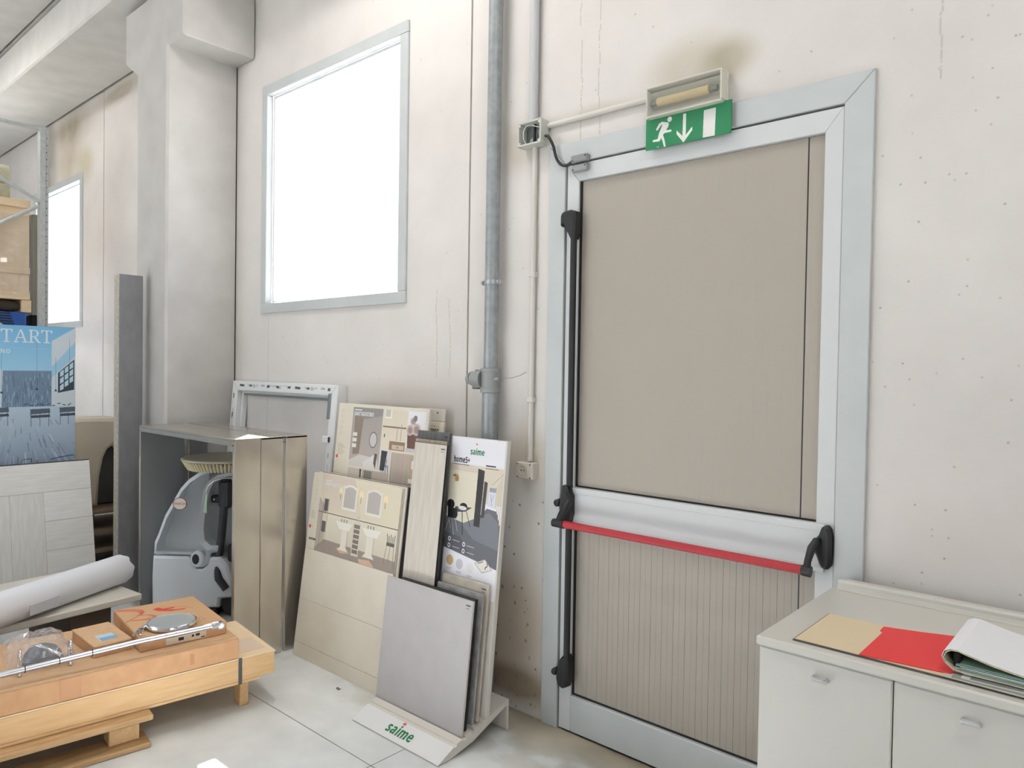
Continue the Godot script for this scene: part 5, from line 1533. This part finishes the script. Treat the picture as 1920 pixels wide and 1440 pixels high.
	m = M.new(); m.xf = xf
	m.box(Vector3(0.05, 0.0447, -0.03), Vector3(0.084, 0.0450, 0.026), 0.0)
	put(m, "label_print", mat(C8(128, 174, 208), 0.6), b)
	# round tilting mirror
	var mi := thing("round_mirror", "round chrome shaving mirror lying on the square carton", "mirror", o + Vector3(0, 0, 0), a)
	var mc := Vector3(-0.155, top + 0.053, 0.358)
	m = M.new()
	m.lathe([Vector2(0.0, 0.0), Vector2(0.080, 0.0), Vector2(0.0905, 0.006), Vector2(0.0935, 0.013), Vector2(0.0915, 0.020), Vector2(0.087, 0.022), Vector2(0.085, 0.0195)], 48, mc)
	put(m, "rim", S.chrome, mi)
	m = M.new()
	m.lathe([Vector2(0.085, 0.0195), Vector2(0.0, 0.0205)], 48, mc)
	put(m, "glass", mat(C8(196, 202, 202), 0.3, 0.25), mi)
	m = M.new()
	m.tube([Vector3(-0.165, mc.y + 0.011, 0.452), Vector3(-0.16, mc.y + 0.011, 0.475), Vector3(-0.10, mc.y + 0.006, 0.485)], 0.005, 8)
	m.tube([Vector3(-0.165, mc.y + 0.011, 0.475), Vector3(-0.122, mc.y + 0.004, 0.505)], 0.004, 8)
	m.tube([Vector3(-0.168, mc.y + 0.011, 0.447), Vector3(-0.162, mc.y + 0.011, 0.462)], 0.009, 12)
	put(m, "swivel_arm", S.chrome, mi)
	# chrome rail
	var ra := thing("chrome_rail", "long chrome rail with a joint at one end resting across the square carton", "rail", o, a)
	m = M.new()
	m.tube([Vector3(0.020, 0.3835, 0.245), Vector3(-0.022, 0.3695, 0.507), Vector3(-0.041, 0.348, 0.931), Vector3(-0.075, 0.317, 1.6)], 0.0105, 16)
	put(m, "tube", mat(C8(196, 196, 202), 0.28, 1.0), ra)
	m = M.new()
	m.tube([Vector3(0.020, 0.3835, 0.262), Vector3(0.0235, 0.3845, 0.238)], 0.0145, 16)
	m.tube([Vector3(0.005, 0.379, 0.226), Vector3(0.040, 0.383, 0.233)], 0.0135, 16)
	m.tube([Vector3(0.0395, 0.383, 0.233), Vector3(0.0405, 0.3832, 0.2333)], 0.009, 14)
	put(m, "end_joint", S.chrome, ra)
	m = M.new()
	for t: float in [0.66, 0.76, 0.86]:
		m.tube([Vector3(-0.041 + (0.931 - t) * 0.045, 0.348 + (0.931 - t) * 0.051, t), Vector3(-0.041 + (0.931 - t) * 0.045, 0.348 + (0.931 - t) * 0.051, t + 0.003)], 0.0118, 16)
	put(m, "collars", S.ink, ra)
	# chrome bracket fitting in a plastic bag
	var f := thing("chrome_fitting", "chrome wall fitting with two rings, half inside a clear plastic bag", "bathroom fitting", o + Vector3(-0.30, top, 0.755), a)
	bx("back_plate", Vector3(-0.03, 0.0, -0.062), Vector3(0.035, 0.022, 0.062), 0.004, mat(C8(74, 78, 84), 0.3, 0.6), f)
	m = M.new()
	m.lathe([Vector2(0.062, 0.022), Vector2(0.058, 0.036), Vector2(0.044, 0.055), Vector2(0.02, 0.066), Vector2(0.0, 0.068)], 24)
	put(m, "dome", mat(C8(96, 100, 106), 0.25, 0.8), f)
	m = M.new()
	m.tube([Vector3(-0.04, 0.05, 0.03), Vector3(0.01, 0.066, 0.01), Vector3(0.04, 0.05, -0.02), Vector3(0.05, 0.03, -0.05)], 0.008, 10)
	put(m, "lever", S.chrome, f)
	for z: float in [-0.075, 0.078]:
		m = M.new()
		var ring := []
		for i in 33:
			var t := TAU * i / 32
			ring.append(Vector3(0.075 + 0.022 * cos(t), 0.052 + 0.034 * sin(t), z))
		m.tube(ring, 0.0045, 8, false)
		m.tube([Vector3(0.03, 0.012, z * 0.9), Vector3(0.06, 0.026, z)], 0.005, 8)
		m.tube([Vector3(0.077, 0.018, z), Vector3(0.10, 0.003, z + 0.004)], 0.0055, 8)
		put(m, "ring", S.chrome, f)
	var bag := thing("plastic_bag", "crumpled clear plastic bag around the chrome fitting", "plastic bag", o + Vector3(-0.31, top, 0.75), a)
	m = M.new()
	var rg := RandomNumberGenerator.new()
	rg.seed = 41
	var g := []
	for i in 19:
		var col := []
		for j in 19:
			var x := -0.19 + 0.29 * i / 18.0
			var z := -0.092 + 0.2 * j / 18.0
			var e := clampf(minf(minf(i, 18 - i) / 6.0, minf(j, 18 - j) / 5.0), 0.0, 1.0)
			col.append(Vector3(x + rg.randf_range(-0.006, 0.006), 0.004 + 0.076 * sqrt(e) + rg.randf_range(0, 0.014), z + rg.randf_range(-0.006, 0.006)))
		g.append(col)
	for i in 18:
		for j in 18:
			var A: Vector3 = g[i][j]
			var B: Vector3 = g[i + 1][j]
			var C: Vector3 = g[i + 1][j + 1]
			var D: Vector3 = g[i][j + 1]
			var n1 := (C - A).cross(B - A).normalized()
			if n1.y < 0: n1 = -n1
			var n2 := (D - A).cross(C - A).normalized()
			if n2.y < 0: n2 = -n2
			m.t3(A, B, C, n1, n1, n1)
			m.t3(A, C, D, n2, n2, n2)
	put(m, "film", S.film, bag)

func redprint(p: Pic) -> void:
	# lid drawing: u along the box width, v from the far to the near edge
	var red := C8(206, 74, 62)
	var soft := C8(178, 138, 104)
	for k in 4:
		var o := Vector2(0.016, 0.022) * k
		p.curve([Vector2(0.02, 0.97) + o, Vector2(0.07, 0.82) + o, Vector2(0.15, 0.72) + o, Vector2(0.23, 0.71) + o, Vector2(0.29, 0.76) + o, Vector2(0.35, 0.85) + o, Vector2(0.44, 0.97) + o], 7 if k < 3 else 3, red if k < 3 else soft)
	for k in 4:
		var o := Vector2(-0.014, 0.02) * k
		p.curve([Vector2(0.31, 0.80) + o, Vector2(0.36, 0.68) + o, Vector2(0.43, 0.63) + o, Vector2(0.49, 0.67) + o, Vector2(0.49, 0.78) + o, Vector2(0.44, 0.92) + o], 6 if k < 2 else 3, red if k < 2 else soft)
	p.poly([Vector2(0.17, 0.52), Vector2(0.24, 0.48), Vector2(0.25, 0.36), Vector2(0.29, 0.34), Vector2(0.285, 0.45), Vector2(0.34, 0.36), Vector2(0.36, 0.24), Vector2(0.39, 0.26), Vector2(0.37, 0.42), Vector2(0.29, 0.56), Vector2(0.21, 0.60)], red)
	p.curve([Vector2(0.16, 0.50), Vector2(0.24, 0.36), Vector2(0.30, 0.24), Vector2(0.40, 0.17)], 4, red)
	for k in 3:
		var c := []
		for i in 10:
			var t := i / 9.0 * PI
			c.append(Vector2(0.78 + (0.05 + k * 0.035) * cos(t), 0.38 - (0.10 + k * 0.05) * sin(t)))
		p.curve(c, 3, soft)

func scrap() -> void:
	var m := M.new()
	m.sheet([Vector2(-0.010, 0.006), Vector2(-0.004, 0.001), Vector2(0.004, 0.0012), Vector2(0.010, 0.007)], -0.006, 0.006, 0.0006)
	var o := put(m, "leaf_scrap", mat(C8(120, 104, 84), 0.8))
	o.position = Vector3(-2.62, 0.0, 0.39)
	tag(o, "tiny curled dry leaf on the floor before the leaning cream board", "leaf")

# ------------------------------------------------------------------ cabinet with papers on the right
func cabinet() -> void:
	var cw := mat(C8(202, 199, 191), 0.32)
	var n := 3
	for i in n:
		var x := -0.6825 + i * 0.287
		var c := thing("cabinet", ["off-white cabinet unit at the left end, nearest the door", "off-white cabinet unit second from the left, under the open binder", "off-white cabinet unit third from the door, mostly out of frame"][i], "cabinet", Vector3(x, 0, 0.06))
		bx("body", Vector3(0.0, 0.0, 0.0), Vector3(0.2865, 0.7625, 0.512), 0.002, cw, c)
		bx("door", Vector3(0.001, 0.03, 0.5125), Vector3(0.2855, 0.760, 0.531), 0.003, cw, c)
		var h := M.new()
		var hx := 0.14
		h.xf = Transform3D(Basis(), Vector3(hx, 0.722, 0.531))
		h.box(Vector3(-0.017, -0.004, 0.010), Vector3(0.017, 0.006, 0.017), 0.003)
		h.box(Vector3(-0.017, -0.007, 0.0), Vector3(-0.011, 0.006, 0.013), 0.002)
		h.box(Vector3(0.011, -0.007, 0.0), Vector3(0.017, 0.006, 0.013), 0.002)
		put(h, "handle", S.chrome, c)
		if i == 0:
			bx("sticker", Vector3(hx - 0.019, 0.682, 0.5308), Vector3(hx + 0.011, 0.714, 0.5314), 0.0, mat(C8(208, 204, 196), 0.2), c)
	var t := thing("worktop", "off-white worktop with a low back upstand over the cabinet units", "worktop", Vector3(-0.6875, 0.763, 0.05))
	bx("board", Vector3(0, 0.0, 0.0), Vector3(0.876, 0.022, 0.55), 0.004, cw, t)
	var up := M.new()
	up.xf = Transform3D(Basis(Vector3(0, 0, 1), Vector3(0, 1, 0), Vector3(-1, 0, 0)), Vector3(0.876, 0, 0))
	up.prism(P([0.0, 0.0225, 0.04, 0.0225, 0.034, 0.026, 0.03, 0.034, 0.029, 0.042, 0.024, 0.048, 0.0, 0.048]), 0.0, 0.858, 0.002)
	put(up, "upstand", cw, t)
	# desk pad, folder, binder
	var d := thing("desk_pad", "beige desk pad with a dark edge lying on the worktop", "desk pad", Vector3(-0.612, 0.7855, 0.328))
	bx("edge", Vector3(0, 0, 0), Vector3(0.62, 0.0025, 0.246), 0.001, mat(C8(74, 72, 70), 0.6), d)
	bx("sheet", Vector3(0.0035, 0.0026, 0.0035), Vector3(0.6165, 0.004, 0.2415), 0.0005, mat(C8(214, 196, 164), 0.7), d)
	var f := thing("red_folder", "bright red paper folder with a tab lying on the desk pad", "folder", Vector3(-0.40, 0.7898, 0.45))
	var m := M.new()
	m.xf = Transform3D(Basis(Vector3.RIGHT, PI / 2), Vector3(0, 0.0018, 0))
	var fo := P([-0.478, 0.346, -0.477, 0.381, -0.469, 0.389, -0.469, 0.574, -0.300, 0.552, -0.260, 0.40, -0.330, 0.295, -0.40, 0.322])
	for i in fo.size(): fo[i] -= Vector2(-0.40, 0.45)
	m.prism(fo, 0.0, 0.0016)
	put(m, "sheet", mat(C8(222, 52, 54), 0.6), f)
	# papers at the front edge
	var pp := thing("loose_papers", "thin stack of grey papers poking out under the binder at the front edge", "papers", Vector3(-0.31, 0.7898, 0.548))
	for k in 4:
		var q := M.new()
		q.xf = Transform3D(Basis(Vector3.UP, 0.02 * k - 0.03), Vector3(0.015 * k, 0.0012 * k, -0.004 * k))
		q.box(Vector3(0, 0, -0.12), Vector3(0.30, 0.001, 0.026))
		put(q, "sheet", mat([C8(196, 192, 180), C8(150, 150, 144), C8(206, 204, 198), C8(120, 124, 120)][k], 0.8), pp)
	var bn := thing("binder", "open white binder bulging over a stack of greenish papers", "binder", Vector3(-0.30, 0.7955, 0.55))
	m = M.new()
	var path := [Vector2(0.26, 0.001), Vector2(0.03, 0.001), Vector2(0.004, 0.004), Vector2(-0.012, 0.016), Vector2(-0.017, 0.028), Vector2(-0.013, 0.040), Vector2(-0.002, 0.046), Vector2(0.012, 0.047), Vector2(0.022, 0.044), Vector2(0.07, 0.033), Vector2(0.12, 0.026), Vector2(0.2, 0.018), Vector2(0.28, 0.012)]
	m.sheet(path, -0.255, 0.0, 0.0012)
	put(m, "cover", S.paper, bn)
	m = M.new()
	var inner := []
	for q: Vector2 in path: inner.append(Vector2(lerpf(q.x, 0.03, 0.06) if q.x < 0.03 else q.x, q.y - 0.0016 if q.y > 0.02 else q.y + 0.0014))
	m.sheet(inner, -0.25, 0.0015, 0.0018)
	put(m, "lining_or_shade", mat(C8(196, 190, 156), 0.7), bn)
	var cols := [C8(206, 220, 212), C8(150, 178, 162), C8(120, 150, 140), C8(190, 206, 206), C8(160, 190, 150), C8(200, 212, 206), C8(98, 122, 112), C8(170, 192, 190), C8(208, 218, 218), C8(132, 160, 146)]
	for k in cols.size():
		var q := M.new()
		q.xf = Transform3D(Basis(Vector3.UP, 0.03 * sin(k * 2.1)), Vector3(0.012 + 0.006 * sin(k * 1.7), 0.004 + k * 0.00155, 0.004 * sin(k * 2.9)))
		q.box(Vector3(0.0, 0, -0.235), Vector3(0.25, 0.0013, -0.004))
		put(q, "paper_sheet", mat(cols[k], 0.8), bn)
	m = M.new()
	m.tube([Vector3(0.006, 0.004, -0.03), Vector3(-0.002, 0.025, -0.03), Vector3(0.008, 0.04, -0.03)], 0.004, 8)
	m.box(Vector3(0.002, 0.004, -0.24), Vector3(0.014, 0.038, -0.012), 0.003)
	put(m, "ring_mechanism", S.dark, bn)
